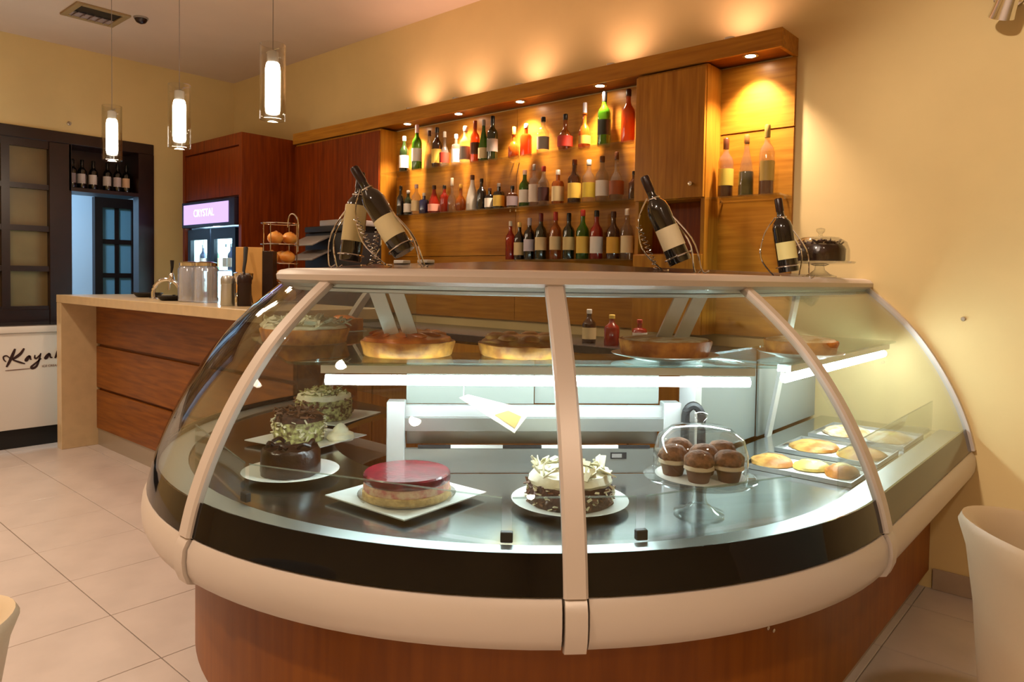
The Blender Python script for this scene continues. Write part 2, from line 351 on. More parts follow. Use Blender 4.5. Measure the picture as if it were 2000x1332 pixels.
for k, x in enumerate((-1.50, -2.16, -2.80, -3.33, -3.78)):
    q = MB().lathe([(.03, 2.372), (.03, 2.40), (.022, 2.40), (.022, 2.38)], (x, -.155), 16, cap=False).build('uplight', M['chrome'], can)
    lamp('SPOT', 'canopy_uplight', (x, -.155, 2.41), 3.2, (1., .54, .38), (x+.05, .02, 3.2), .02, 150, 1.0)
cab = thing('wall_cabinet', (-4.6, 0, 1.0), 'dark reddish wooden wall cabinet between the fridge housing and bottle shelves', 'cabinet')
bx(-5.16, -4.08, -.170, -.001, 1.0, 2.30).build('body', M['wood_v'], cab, smooth=0)
for x0, x1 in ((-5.155, -4.80), (-4.796, -4.44), (-4.436, -4.083)):
    bx(x0, x1, -.186, -.1705, 1.0, 2.285).build('door', M['wood_red'], cab, smooth=0, bevel=.001, bseg=1)
cab = thing('wall_cabinet', (-1.8, 0, 1.0), 'plain brown wooden wall cabinet beside the lit niche with a dark open compartment', 'cabinet')
mb = bx(-1.985, -1.965, -.172, -.001, 1.0, 2.30); mb.box(-1.62, -1.60, -.172, -.001, 1.0, 2.30); mb.box(-1.965, -1.62, -.172, -.001, 1.66, 2.30); mb.box(-1.965, -1.62, -.172, -.001, 1.0, 1.395)
mb.build('body', M['wood_v'], cab, smooth=0)
dr = bx(-1.983, -1.603, -.190, -.1725, 1.665, 2.288).build('door', M['wood_v'], cab, smooth=0, bevel=.001, bseg=1)
MB().lathe([(.007, 0), (.007, .012), (.010, .016), (.010, .022), (.004, .024)], n=14).xf(Matrix.Translation((-1.66, -.1905, 1.73)) @ Matrix.Rotation(R(90), 4, 'X')).build('knob', M['chrome'], dr)
bx(-1.983, -1.603, -.188, -.1725, 1.0, 1.39).build('lower_door', M['wood_v'], cab, smooth=0, bevel=.001, bseg=1)
bx(-1.964, -1.621, -.03, -.02, 1.396, 1.659).build('compartment_back', M['wood_red'], cab, smooth=0)
def shelf(x0, x1, z, label):
    o = thing('glass_shelf', ((x0+x1)/2, -.09, z-.008), label, 'shelf', 'glass bar shelves')
    bx(x0, x1, -.168, -.024, z-.008, z).build('pane', M['bar_shelf'], o, smooth=0)
    for xx in (x0+.02, x1-.02): MB().tube([(xx, -.024, z-.012), (xx, -.05, z-.012)], .004, 8).build('bracket', M['chrome'], o)
Z1, Z2, Z3, Z4 = 1.985, 1.685, 1.372, 1.662
shelf(-4.07, -2.936, Z1, 'upper glass shelf of green and frosted bottles beside the reddish cabinet')
shelf(-2.930, -1.99, Z1, 'upper glass shelf of brandies and decanters beside the plain cabinet')
shelf(-4.07, -2.936, Z2, 'middle glass shelf with the white conical bottle beside the reddish cabinet')
shelf(-2.930, -1.99, Z2, 'middle glass shelf with yellow labelled bottles beside the plain cabinet')
shelf(-2.940, -1.99, Z3, 'lowest glass shelf of labelled bottles over the back counter')
shelf(-1.598, -1.242, Z4, 'glass shelf with three bottles in the lit niche')
# back counter
bc = thing('back_counter', (-3.1, -.28, 0), 'low wooden back counter along the wall under the bottle shelves', 'counter')
bx(-5.15, -1.30, -.50, -.002, .08, .90).build('carcass', M['wood_v'], bc, smooth=0)
bx(-5.15, -1.28, -.53, -.002, .90, .94).build('worktop', M['topslab'], bc, smooth=0, bevel=.003, bseg=1)
for k in range(8):
    bx(-5.14+.48*k, -5.14+.48*k+.47, -.516, -.501, .10, .885).build('door', M['wood_v'], bc, smooth=0, bevel=.0015, bseg=1)
bx(-5.15, -1.30, -.46, -.02, 0, .08).build('plinth', M['wood_v'], bc, smooth=0)
# tall fridge housing
hs = thing('fridge_housing', (-5.66, -.32, 0), 'tall dark reddish wooden housing around the drinks fridge', 'cabinet')
bx(-5.205, -5.163, -.633, -.001, 0, 2.335).build('side_panel', M['wood_red'], hs, smooth=0, bevel=.001, bseg=1)
bx(-6.155, -6.115, -.633, -.001, 0, 2.335).build('side_panel', M['wood_red'], hs, smooth=0, bevel=.001, bseg=1)
bx(-6.115, -5.205, -.60, -.001, 1.86, 2.335).build('top_box', M['wood_red'], hs, smooth=0)
bx(-6.115, -5.205, -.633, -.601, 2.245, 2.335).build('top_fascia', M['wood_red'], hs, smooth=0, bevel=.001, bseg=1)
for x0, x1 in ((-6.113, -5.207),):
    bx(x0, x1, -.625, -.601, 1.865, 2.232).build('door', M['wood_red'], hs, smooth=0, bevel=.001, bseg=1)
# drinks fridge
fr = thing('drinks_fridge', (-5.66, -.33, 0), 'two door glass drinks fridge with a lit lavender sign', 'fridge')
navy = princ('navy_enamel', srgb(8, 22, 44), .4)
mb = bx(-6.10, -6.06, -.60, -.02, .0, 1.845); mb.box(-5.25, -5.21, -.60, -.02, 0, 1.845); mb.box(-6.06, -5.25, -.60, -.02, 1.64, 1.845); mb.box(-6.06, -5.25, -.60, -.02, 0, .12); mb.box(-6.06, -5.25, -.06, -.02, .12, 1.64)
mb.build('cabinet_body', navy, fr, smooth=0)
bx(-6.05, -5.26, -.50, -.492, .13, 1.60).build('lit_back', emis('fridge_light', (.55, .86, 1.0), 7), fr, smooth=0)
sg = bx(-6.10, -5.21, -.665, -.605, 1.635, 1.845).build('sign_box', princ('sign_frame', srgb(24, 10, 40), .4), fr, smooth=0, bevel=.004)
bx(-6.06, -5.30, -.669, -.6655, 1.66, 1.822).build('sign_face', emis('lavender_sign', srgb(176, 150, 214), 1.15), sg, smooth=0)
def textmesh(s, size, mat, parent, loc, rot, name='lettering', shear=0, ext=.0008, sx=1):
    cu = bpy.data.curves.new(name, 'FONT'); cu.body = s; cu.size = size; cu.align_x = 'CENTER'; cu.shear = shear; cu.extrude = ext; cu.resolution_u = 3
    o = bpy.data.objects.new(name, cu); col.objects.link(o); dg = bpy.context.evaluated_depsgraph_get()
    me = bpy.data.meshes.new_from_object(o.evaluated_get(dg)); bpy.data.objects.remove(o)
    me.materials.clear(); me.materials.append(mat); q = bpy.data.objects.new(name, me); col.objects.link(q)
    q.parent = parent; q.rotation_euler = rot; q.location = Vector(loc)-parent_world(parent); q.scale = (sx, 1, 1); return q
textmesh('CRYSTAL', .085, emis('sign_letters', (1, .98, .9), 1.6), sg, (-5.70, -.671, 1.72), (R(90), 0, 0))
for x0, x1 in ((-6.055, -5.665), (-5.645, -5.255)):
    mb = bx(x0, x0+.05, -.635, -.604, .12, 1.62); mb.box(x1-.05, x1, -.635, -.604, .12, 1.62); mb.box(x0+.05, x1-.05, -.635, -.604, 1.535, 1.62); mb.box(x0+.05, x1-.05, -.635, -.604, .12, .20)
    d = mb.build('door', navy, fr, smooth=0); bx(x0+.05, x1-.05, -.622, -.616, .20, 1.535).build('pane', M['glass'], d, smooth=0)
bx(-6.058, -6.051, -.60, -.505, .13, 1.60).build('side_liner', M['porcelain'], fr, smooth=0)
for z in (1.0, 1.28): bx(-6.05, -5.26, -.595, -.505, z, z+.01).build('shelf', M['chrome'], fr, smooth=0)
lamp('POINT', 'fridge_lamp', (-5.66, -.585, 1.61), 1.6, (.6, .88, 1.0), None, .03)
# ================================================================== BAR COUNTER
ct = thing('bar_counter', (-4.4, -1.4, 0), 'wood fronted bar counter with a cream stone top and waterfall end', 'counter')
bx(-5.79, -2.99, -1.69, -1.02, 1.038, 1.094).build('countertop', M['stone'], ct, smooth=0, bevel=.003, bseg=1)
bx(-5.79, -5.70, -1.688, -1.022, 0, 1.0375).build('waterfall_end', M['stone'], ct, smooth=0, bevel=.002, bseg=1)
for z0, z1 in ((.125, .405), (.425, .722), (.742, 1.037)):
    bx(-5.698, -3.10, -1.462, -1.438, z0, z1).build('front_plank', M['wood_h'], ct, smooth=0, bevel=.002, bseg=1)
bx(-5.698, -3.10, -1.4375, -1.08, .02, 1.037).build('carcass', M['wood_h'], ct, smooth=0)
bx(-5.698, -3.10, -1.452, -1.4385, 0, .122).build('kick_plate', M['kick'], ct, smooth=0)
# ================================================================== FREEZER
fz = thing('chest_freezer', (-6.15, -2.1, 0), 'white chest freezer with dark script lettering before the lattice window', 'freezer')
bx(-6.44, -5.95, -2.75, -1.30, .135, .82).build('body', M['white_enamel'], fz, bevel=.012, bseg=2)
bx(-6.45, -5.935, -2.76, -1.29, .82, .865).build('rim', M['white_enamel'], fz, bevel=.006, bseg=2)
bx(-6.42, -5.965, -2.70, -1.34, .865, .872).build('lid', glass('freezer_lid', (.3, .28, .26), .2, body=.5, bodycol=(.2, .18, .16)), fz, smooth=0)
bx(-6.40, -5.975, -2.72, -1.33, .0, .134).build('plinth', M['blackp'], fz, smooth=0)
# script lettering on the front, strokes given as (along, up) in metres
def stroke(pts, wd):
    P = catmull(pts, 5); n = len(P)
    vs_, fs = [], []
    for i, (a, b) in enumerate(P):
        a0, b0 = P[max(i-1, 0)]; a1, b1 = P[min(i+1, n-1)]; dx, dy = a1-a0, b1-b0; L = math.hypot(dx, dy) or 1
        k = wd*(.45+.55*math.sin(math.pi*(i+.5)/n)); nx, ny = -dy/L*k/2, dx/L*k/2
        vs_ += [(0, a+nx, b+ny), (0, a-nx, b-ny), (.0025, a-nx, b-ny), (.0025, a+nx, b+ny)]
    for i in range(n-1):
        for q in range(4): fs.append((i*4+q, i*4+(q+1) % 4, (i+1)*4+(q+1) % 4, (i+1)*4+q))
    fs += [(0, 1, 2, 3), ((n-1)*4+3, (n-1)*4+2, (n-1)*4+1, (n-1)*4)]
    return vs_, fs
S = .000237; ox, oz = -1.990, .568
def pxp(l): return [(ox+a*S, oz+(870-b)*.000272) for a, b in l]
strokes = [([(380, 350), (330, 470), (250, 650), (160, 810)], .020), ([(610, 350), (520, 480), (400, 570), (310, 620)], .020), ([(310, 630), (430, 680), (530, 720), (630, 755)], .013),
           ([(250, 590), (170, 520), (90, 540), (100, 620), (150, 670)], .010), ([(750, 545), (690, 580), (640, 660), (680, 670), (750, 560), (770, 640), (800, 650)], .014),
           ([(890, 540), (880, 610), (930, 630), (1040, 520)], .012), ([(1040, 500), (1000, 660), (930, 830), (830, 890), (790, 850), (900, 760), (1050, 640)], .016),
           ([(1270, 510), (1200, 560), (1150, 640), (1200, 640), (1270, 530), (1300, 630), (1350, 630)], .014), ([(1520, 400), (1480, 520), (1420, 660)], .017),
           ([(1640, 520), (1540, 560), (1470, 600), (1560, 650), (1650, 680)], .013)]
lt = MB()
for pts, wd in strokes:
    v_, f_ = stroke(pxp(pts), wd); lt.add([(-5.9495+a, b, c) for a, b, c in v_], f_)
lt.build('script_lettering', M['ink'], fz, smooth=0)
lt = MB(); v_, f_ = stroke(pxp([(130, 900), (400, 895), (760, 890)]), .006); lt.add([(-5.9495+a, b, c) for a, b, c in v_], f_); lt.build('underline', M['ink_pale'], fz, smooth=0)
textmesh('ICE CREAM', .022, M['ink_pale'], fz, (-5.9485, ox+1300*S, oz-.002), (R(90), 0, R(90)), 'small_lettering')
# ================================================================== DISPLAY CASE
CX, CY = -1.785, -1.285
case = thing('display_case', (CX, CY, 0), 'round glass pastry display case with an aluminium bumper and wooden base', 'display case')
def arc(a): ca, sa = math.cos(R(a)), math.sin(R(a)); return lambda r, z: (CX+r*ca, CY+r*sa, z)
def wing(y): return lambda r, z: (CX+r, y, z)
def arcs(a0, a1, n): return [arc(a0+(a1-a0)*k/n) for k in range(n+1)]
def wings(y0, y1, n=1): return [wing(y0+(y1-y0)*k/n) for k in range(n+1)]
WE = -.004; A0 = -179.5; POSTS = (-90., -44.3, 0.)
PROF = catmull([(1.290, .600), (1.267, .690), (1.222, .806), (1.152, .938), (1.066, 1.060), (.972, 1.158), (.880, 1.238)], 4)
def subprof(z0, z1): return [p for p in PROF if z0-1e-6 <= p[1] <= z1+1e-6]
def rz(z):
    for (r0, q0), (r1, q1) in zip(PROF, PROF[1:]):
        if q0 <= z <= q1: return r0+(r1-r0)*(z-q0)/(q1-q0)
    return PROF[-1][0]
def shell(pts, t0, t1):
    """closed strip between offsets t0 and t1 measured inward from the glass line"""
    o, i = [], []
    for k, (r, z) in enumerate(pts):
        (ra, za), (rb, zb) = pts[max(k-1, 0)], pts[min(k+1, len(pts)-1)]
        L = math.hypot(rb-ra, zb-za); nx, nz = (zb-za)/L, -(rb-ra)/L
        o.append((r-nx*t0, z-nz*t0)); i.append((r-nx*t1, z-nz*t1))
    return o+i[::-1]
gp = [(rz(.686), .686)]+subprof(.69, 1.238); bp_prof = [(rz(z), z) for z in (.602, .63, .66, .6855)]
segs = [('arc', A0, -90), ('arc', -90, -44.3), ('arc', -44.3, 0), ('wing', CY, WE)]
def seg_st(s, gap):
    if s[0] == 'arc':
        g = math.degrees(gap/1.29); return arcs(s[1]+g, s[2]-g, max(6, int(abs(s[2]-s[1])/3)))
    return wings(s[1]+gap, s[2]-(0.002 if gap > .01 else 0.002), 4)
bump = [(1.235, .600), (1.270, .602), (1.288, .596), (1.300, .575), (1.303, .545), (1.300, .515), (1.288, .490), (1.266, .480), (1.235, .478)]
for s in segs:
    MB().sweep(shell(gp, 0, .006), seg_st(s, .012)).build('curved_pane', M['glass'], case)
    MB().sweep(shell(bp_prof, .001, .010), seg_st(s, .006)).build('black_band', M['black'], case)
    MB().sweep(bump, seg_st(s, .0285)).build('bumper', M['alu'], case)
    MB().sweep([(1.262, .5995), (1.283, .5995), (1.283, .604), (1.262, .604)], seg_st(s, .006)).build('gasket', M['rubber'], case)
def post(a, wd, prof, r_out, r_in, name, mat):
    ta = Vector((-math.sin(R(a)), math.cos(R(a)), 0)); st = arc(a) if a is not None else None
    secs = [(-wd/2, r_in), (-wd/2, r_out*.4), (-wd/2+.006, r_out), (wd/2-.006, r_out), (wd/2, r_out*.4), (wd/2, r_in)]
    vs_, fs = [], []; n = 6
    for k, (r, z) in enumerate(prof):
        (ra, za), (rb, zb) = prof[max(k-1, 0)], prof[min(k+1, len(prof)-1)]
        L = math.hypot(rb-ra, zb-za); nx, nz = (zb-za)/L, -(rb-ra)/L
        for t_, d in secs:
            p = Vector(st(r+nx*d, z+nz*d))+ta*t_; vs_.append(p)
    m = len(prof)
    fs = [(j*n+k, j*n+(k+1) % n, (j+1)*n+(k+1) % n, (j+1)*n+k) for j in range(m-1) for k in range(n)]+[tuple(range(n)), tuple(range(m*n-1, (m-1)*n-1, -1))]
    MB().add(vs_, fs).build(name, mat, case, smooth=35)
bclip = [(1.292, .6005), (1.300, .594), (1.3095, .575), (1.3125, .545), (1.3095, .515), (1.298, .486), (1.272, .477)]
for a in POSTS:
    post(a, .052, PROF, .011, -.010, 'post', M['alu'])
    post(a, .046, bclip[::-1], .0, -.05, 'bumper_joint', M['alu'])
# end post at the back wall and at the bar end
MB().sweep(shell(PROF, -.011, .010), wings(-.030, -.0015)).build('post', M['alu'], case, smooth=35)
MB().sweep(shell(PROF, -.011, .010), arcs(-180.5, -178.2, 2)).build('post', M['alu'], case, smooth=35)
# end wall of glass against the room wall is the wall itself; bar end closed by a glass sheet
endp = [(.62, .70), (.62, 1.236)]+[(r-.004, z) for r, z in reversed(PROF) if z > .70]
MB().sweep(endp, [arc(-180.2), arc(-179.9)]).build('end_pane', M['glass'], case, smooth=0)
full = arcs(A0, 0, 60)+wings(CY+.01, WE, 3)
MB().sweep([(.862, 1.242), (.884, 1.236), (.898, 1.246), (.900, 1.262), (.888, 1.276), (.862, 1.282), (.83, 1.280), (.83, 1.242)], full).build('top_rail', M['alu'], case)
MB().sweep([(.850, 1.226), (.872, 1.226), (.878, 1.2355), (.850, 1.2355)], full).build('rail_lip', M['alu_cool'], case, smooth=0)
def rin(a):
    d = abs(a+45); return .56/math.cos(R(d)) if d < 37 else .56/math.cos(R(37))
def cone(r, h): return lambda rr, zz: None
tops = []
mb = MB(); sa = [A0+(0-A0)*k/48 for k in range(49)]
vs_, fs = [], []
TZ = lambda r: 1.2805+(.83-r)*.085
for a in sa:
    ri = max(.36, rin(a)-.14)
    for r, dz in ((.829, 0), (ri, 0), (ri, -.025), (.829, -.025)): x, y, z = arc(a)(r, TZ(r)+dz); vs_.append((x, y, z))
for y in (CY+.02, -.5, WE):
    for r, dz in ((.829, 0), (.56, 0), (.56, -.025), (.829, -.025)): vs_.append((CX+r, y, TZ(r)+dz))
n_ = len(vs_)//4
fs = [(j*4+k, j*4+(k+1) % 4, (j+1)*4+(k+1) % 4, (j+1)*4+k) for j in range(n_-1) for k in range(4)]+[(0, 1, 2, 3), (n_*4-1, n_*4-2, n_*4-3, n_*4-4)]
mb.add(vs_, fs).build('top_slab', M['topslab'], case, smooth=30)
# base
MB().sweep([(1.05, .075), (1.150, .075), (1.150, .479), (1.05, .479)], full).build('base_panel', M['wood_base'], case)
MB().sweep([(1.04, 0), (1.115, 0), (1.115, .0745), (1.04, .0745)], full).build('kick_plate', M['kick'], case)
MB().sweep([(1.1505, .470), (1.236, .470), (1.236, .4775), (1.1505, .4775)], full).build('bumper_bracket', M['rubber'], case, smooth=0)
for a, dz in ((-98.0, .395), (-96.6, .385), (-16.5, .392), (-15.4, .380)):
    MB().lathe([(.005, 0), (.005, .003), (.003, .004)], n=10).xf(Matrix.Translation(arc(a)(1.1502, dz)) @ Matrix.Rotation(R(a), 4, 'Z') @ Matrix.Rotation(R(90), 4, 'Y')).build('screw', M['chrome'], case)
# deck: steel floor, brighter rim, inner structure
DZ = .66
def deck(name, r0f, r1, z0, z1, mat, wing_r0):
    vs_ = []
    for a in sa:
        r0 = r0f(a)
        for r, z in ((r1, z0), (r1, z1), (r0, z1), (r0, z0)): vs_.append(arc(a)(r, z))
    for y in (CY+.02, -.6, WE):
        for r, z in ((r1, z0), (r1, z1), (wing_r0, z1), (wing_r0, z0)): vs_.append((CX+r, y, z))
    n_ = len(vs_)//4
    fs = [(j*4+k, j*4+(k+1) % 4, (j+1)*4+(k+1) % 4, (j+1)*4+k) for j in range(n_-1) for k in range(4)]+[(0, 1, 2, 3), (n_*4-1, n_*4-2, n_*4-3, n_*4-4)]
    return MB().add(vs_, fs).build(name, mat, case, smooth=30)
deck('deck', rin, 1.168, DZ-.02, DZ, M['steel'], .70)
deck('deck_rim', lambda a: 1.170, 1.255, DZ-.02, DZ+.006, M['steel_soft'], 1.170)
deck('well_bottom', lambda a: rin(a)-.02, 1.23, .4795, .486, M['steel_soft'], .68)
# chamfered steel back with slots, seen between the two uprights (local frame: s along, R outward, z)
E1 = Vector((math.cos(R(-45)), math.sin(R(-45)), 0)); S1 = Vector((math.cos(R(45)), math.sin(R(45)), 0))
def ch(s, r, z): return Vector((CX, CY, 0))+E1*r+S1*s+Vector((0, 0, z))
def chbox(s0, s1, r0, r1, z0, z1):
    b = bx(s0, s1, r0, r1, z0, z1); b.v = [tuple(ch(x, y, z)) for x, y, z in b.v]; return b
ZS = 1.02; RB = .553
chbox(-.40, .40, RB-.02, RB, DZ, .735).build('back_panel', M['steel_soft'], case, smooth=0)
chbox(-.40, .40, RB-.09, RB-.07, .7355, .79).build('slot_recess', M['steel_soft'], case, smooth=0)
chbox(-.40, .40, RB-.02, RB+.002, .7905, .83).build('back_beam', M['steel_soft'], case, smooth=0)
chbox(-.40, .40, RB-.045, RB-.02, .8305, .865).build('back_beam', M['alu_cool'], case, smooth=0)
for s0, s1, mt in ((-.36, -.26, 'rubber'), (-.26, -.10, 'porcelain'), (-.10, .02, 'rubber'), (.02, .26, 'porcelain'), (.26, .36, 'rubber')):
    chbox(s0, s1, RB-.014, RB-.004, .736, .745).build('slider', M[mt], case, smooth=0)
chbox(.235, .285, RB+.0003, RB+.003, .705, .725).build('display_panel', M['rubber'], case, smooth=0)
chbox(.239, .27, RB+.003, RB+.004, .709, .721).build('display_screen', M['greyp'], case, smooth=0)
for sgn in (-1, 1):
    chbox(min(sgn*.40, sgn*.455), max(sgn*.40, sgn*.455), RB-.05, RB+.005, DZ, .88).build('upright', M['alu_cool'], case, smooth=0, bevel=.003, bseg=1)
    # leaning flat arms carrying the top
    for off in (0, .055):
        a0 = ch(sgn*(.36+off), RB+.02, ZS+.001); a1 = ch(sgn*(.43+off), RB+.10, 1.2405)
        d = (a1-a0).normalized(); wv = S1*.022; tv = E1*.006
        vs_ = [a0-wv-tv, a0+wv-tv, a0+wv+tv, a0-wv+tv, a1-wv-tv, a1+wv-tv, a1+wv+tv, a1-wv+tv]
        MB().add(vs_, [(0, 1, 2, 3), (4, 7, 6, 5), (0, 4, 5, 1), (1, 5, 6, 2), (2, 6, 7, 3), (3, 7, 4, 0)]).build('top_arm', M['alu_cool'], case, smooth=0)
# wing side post near the wall
for yy in (-.62,):
    a0 = Vector((CX+.70, yy, DZ)); a1 = Vector((CX+.80, yy, 1.2405)); wv = Vector((0, .022, 0)); tv = Vector((.006, 0, 0))
    MB().add([a0-wv-tv, a0+wv-tv, a0+wv+tv, a0-wv+tv, a1-wv-tv, a1+wv-tv, a1+wv+tv, a1-wv+tv], [(0, 1, 2, 3), (4, 7, 6, 5), (0, 4, 5, 1), (1, 5, 6, 2), (2, 6, 7, 3), (3, 7, 4, 0)]).build('top_arm', M['alu_cool'], case, smooth=0)
# upper glass shelves (straight fronted) with light fittings under their front edge

def poly_shelf(poly, name='upper_shelf'): MB().prism(poly, ZS-.008, ZS).build(name, M['shelf_glass'], case, smooth=0)
p2 = lambda s, r: tuple(ch(s, r, 0))[:2]
poly_shelf([p2(-.69, .735), p2(.69, .735), p2(.44, .44), p2(-.44, .44)])
poly_shelf([(CX-.01, CY-1.005), p2(-.70, .725), p2(-.45, .44), (CX-.40, CY-.38), (CX-.70, CY-.05), (CX-1.02, CY-.05), (CX-.76, CY-.70)])
poly_shelf([(CX+1.0, CY+.03), (CX+.70, CY+.03), (CX+.70, WE-.01), (CX+1.0, WE-.01)])
def light(a, b, zt, label=None):
    a, b = Vector(a), Vector(b); d = (b-a).normalized(); nrm = Vector((d.y, -d.x, 0))
    def q(w0, w1, z0, z1, e=0): 
        vs_ = [p+nrm*w_+Vector((0, 0, z)) for p in (a+d*e, b-d*e) for w_, z in ((w0, z0), (w1, z0), (w1, z1), (w0, z1))]
        return MB().add(vs_, [(0, 1, 2, 3), (7, 6, 5, 4), (0, 4, 5, 1), (1, 5, 6, 2), (2, 6, 7, 3), (3, 7, 4, 0)])
    h = q(-.020, .022, zt-.022, zt).build('light_housing', M['alu_cool'], case, smooth=0)
    MB().tube([a+d*.01+Vector((0, 0, zt-.043)), b-d*.01+Vector((0, 0, zt-.043))], .0145, 14).build('fluorescent_tube', M['tube'], h)
light(ch(-.62, .70, 0), ch(.62, .70, 0), ZS-.010)
light((CX+.965, CY+.10, 0), (CX+.965, -.06, 0), ZS-.010)
MB().sweep([(.835+.010*math.cos(R(45*k)), 1.222+.010*math.sin(R(45*k))) for k in range(8)], arcs(-150, -1, 40)+wings(CY+.02, -.05, 2)).build('glass_channel', M['alu_cool'], case)
# acrylic guard strips on the deck with black clips
clipa = (-118, -88, -51, -35.6, -12)
for a0, a1 in zip(clipa, clipa[1:]):
    p, q = Vector(arc(a0+.6)(1.15, DZ+.006)), Vector(arc(a1-.6)(1.15, DZ+.006)); d = (q-p).normalized(); nn = Vector((d.y, -d.x, 0))*.002; up = Vector((0, 0, .10))
    MB().add([p-nn, p+nn, q+nn, q-nn, p-nn+up, p+nn+up, q+nn+up, q-nn+up], [(0, 3, 2, 1), (4, 5, 6, 7), (0, 1, 5, 4), (1, 2, 6, 5), (2, 3, 7, 6), (3, 0, 4, 7)]).build('acrylic_guard', M['glass'], case, smooth=0)
    MB().tube([p+up, q+up], .0022, 6).build('guard_edge', M['glass_edge'], case)
for a in clipa[1:-1]:
    bx(-.006, .010, -.014, .014, 0, .024).xf(Matrix.Translation(arc(a)(1.152, DZ+.0065)) @ Matrix.Rotation(R(a), 4, 'Z')).build('guard_clip', M['rubber'], case, smooth=0, bevel=.002, bseg=1)
p, q = Vector((CX+1.15, CY+.04, DZ+.006)), Vector((CX+1.15, -.05, DZ+.006)); nn = Vector((.002, 0, 0)); up = Vector((0, 0, .12))
MB().add([p-nn, p+nn, q+nn, q-nn, p-nn+up, p+nn+up, q+nn+up, q-nn+up], [(0, 3, 2, 1), (4, 5, 6, 7), (0, 1, 5, 4), (1, 2, 6, 5), (2, 3, 7, 6), (3, 0, 4, 7)]).build('acrylic_guard', M['glass'], case, smooth=0)
MB().tube([p+up, q+up], .0022, 6).build('guard_edge', M['glass_edge'], case)
# black cable loop by the wing upright
pts = [ch(.462, .575, .70), ch(.462, .575, .83), ch(.466, .577, .862), ch(.485, .58, .877), ch(.505, .583, .862), ch(.510, .585, .83), ch(.510, .585, .70), ch(.510, .585, DZ+.002)]
MB().tube(catmull([tuple(v) for v in pts], 4), .013, 8).build('black_cable', M['rubber'], case)
# sliding doors closing the rear of the case below the shelf
M['rear_door'] = princ('pale_rear_door', (.20, .215, .19), .5)
chbox(-.40, -.002, RB-.062, RB-.052, .866, 1.004).build('rear_door', M['rear_door'], case, smooth=0)
chbox(.002, .40, RB-.074, RB-.064, .866, 1.004).build('rear_door', M['rear_door'], case, smooth=0)
for y0, y1, dx in ((CY+.10, -.66, 0), (-.66, -.02, .012)):
    bx(CX+.655+dx, CX+.663+dx, y0, y1, DZ+.001, 1.004).build('rear_door', M['rear_door'], case, smooth=0)
bx(CX+.64, CX+.70, CY+.05, CY+.095, DZ, 1.005).build('rear_jamb', M['alu_cool'], case, smooth=0, bevel=.002, bseg=1)
# ================================================================== FOOD IN THE CASE
choc = princ('dark_chocolate', srgb(52, 26, 14), .28, var=.5, scale=40, bump=.5, bscale=60)
choc_m = princ('chocolate_sponge', srgb(84, 48, 26), .7, var=.5, scale=60, bump=.8, bscale=120)
cream = princ('whipped_cream', srgb(238, 232, 200), .5, var=.12, scale=40, bump=.3, bscale=80)
crust = princ('golden_crust', srgb(206, 132, 48), .5, var=.4, scale=28, bump=.5, bscale=90, c2=srgb(160, 88, 26))
apple = princ('glazed_apple', srgb(226, 134, 52), .3, scale=20, c2=srgb(190, 92, 30), bump=.4, bscale=60, coat=.4)
sugar = princ('icing_sugar', srgb(236, 220, 190), .8, scale=26, c2=srgb(206, 160, 100), bump=.3, bscale=120)
berry = princ('berry_jelly', srgb(128, 22, 38), .25, coat=.3, var=.6, scale=38, bump=.3, bscale=70)
crumb = princ('biscuit_crumb', srgb(222, 186, 130), .8, var=.35, scale=50, bump=.8, bscale=150)
greenish = princ('pistachio_shavings', srgb(196, 196, 130), .6, scale=60, c2=srgb(96, 74, 44), bump=.5, bscale=100)
choclt = princ('milk_chocolate', srgb(112, 70, 40), .5, var=.4, scale=50)
def plate_round(x, y, z, r, label, name='plate'):
    o = MB().lathe([(r*.55, 0), (r*.6, .004), (r*.98, .016), (r, .0185), (r*.97, .0195), (r*.62, .009), (.004, .008)], (x, y), 40)
    o.v = [(a, b, c+z) for a, b, c in o.v]
    o = o.build(name, M['porcelain']); return tag(o, label, 'plate')
def plate_square(x, y, z, s, rot, label):
    h = s/2; pr = [(h*.6, 0), (h*.66, .003), (h, .013), (h*1.0, .016), (h*.66, .007), (h*.05, .006)]
    vs_, fs = [], []
    for r_, zz in pr:
        for sx, sy in ((1, 1), (-1, 1), (-1, -1), (1, -1)): vs_.append((r_*sx, r_*sy, zz))
    for j in range(len(pr)-1):
        for k in range(4): fs.append((j*4+k, j*4+(k+1) % 4, (j+1)*4+(k+1) % 4, (j+1)*4+k))
    fs += [(3, 2, 1, 0), tuple(range(len(vs_)-4, len(vs_)))]
    mb = MB().add(vs_, fs).xf(Matrix.Translation((x, y, z)) @ Matrix.Rotation(R(rot), 4, 'Z'))
    return tag(mb.build('plate', M['porcelain'], smooth=20), label, 'plate')
def cyl_prof(r, h, e=.006): return [(r*.97, 0), (r, e), (r, h-e*1.5), (r-e*.6, h-e*.4), (r-e*2, h), (.003, h+.001)]
rn = random.Random(11)
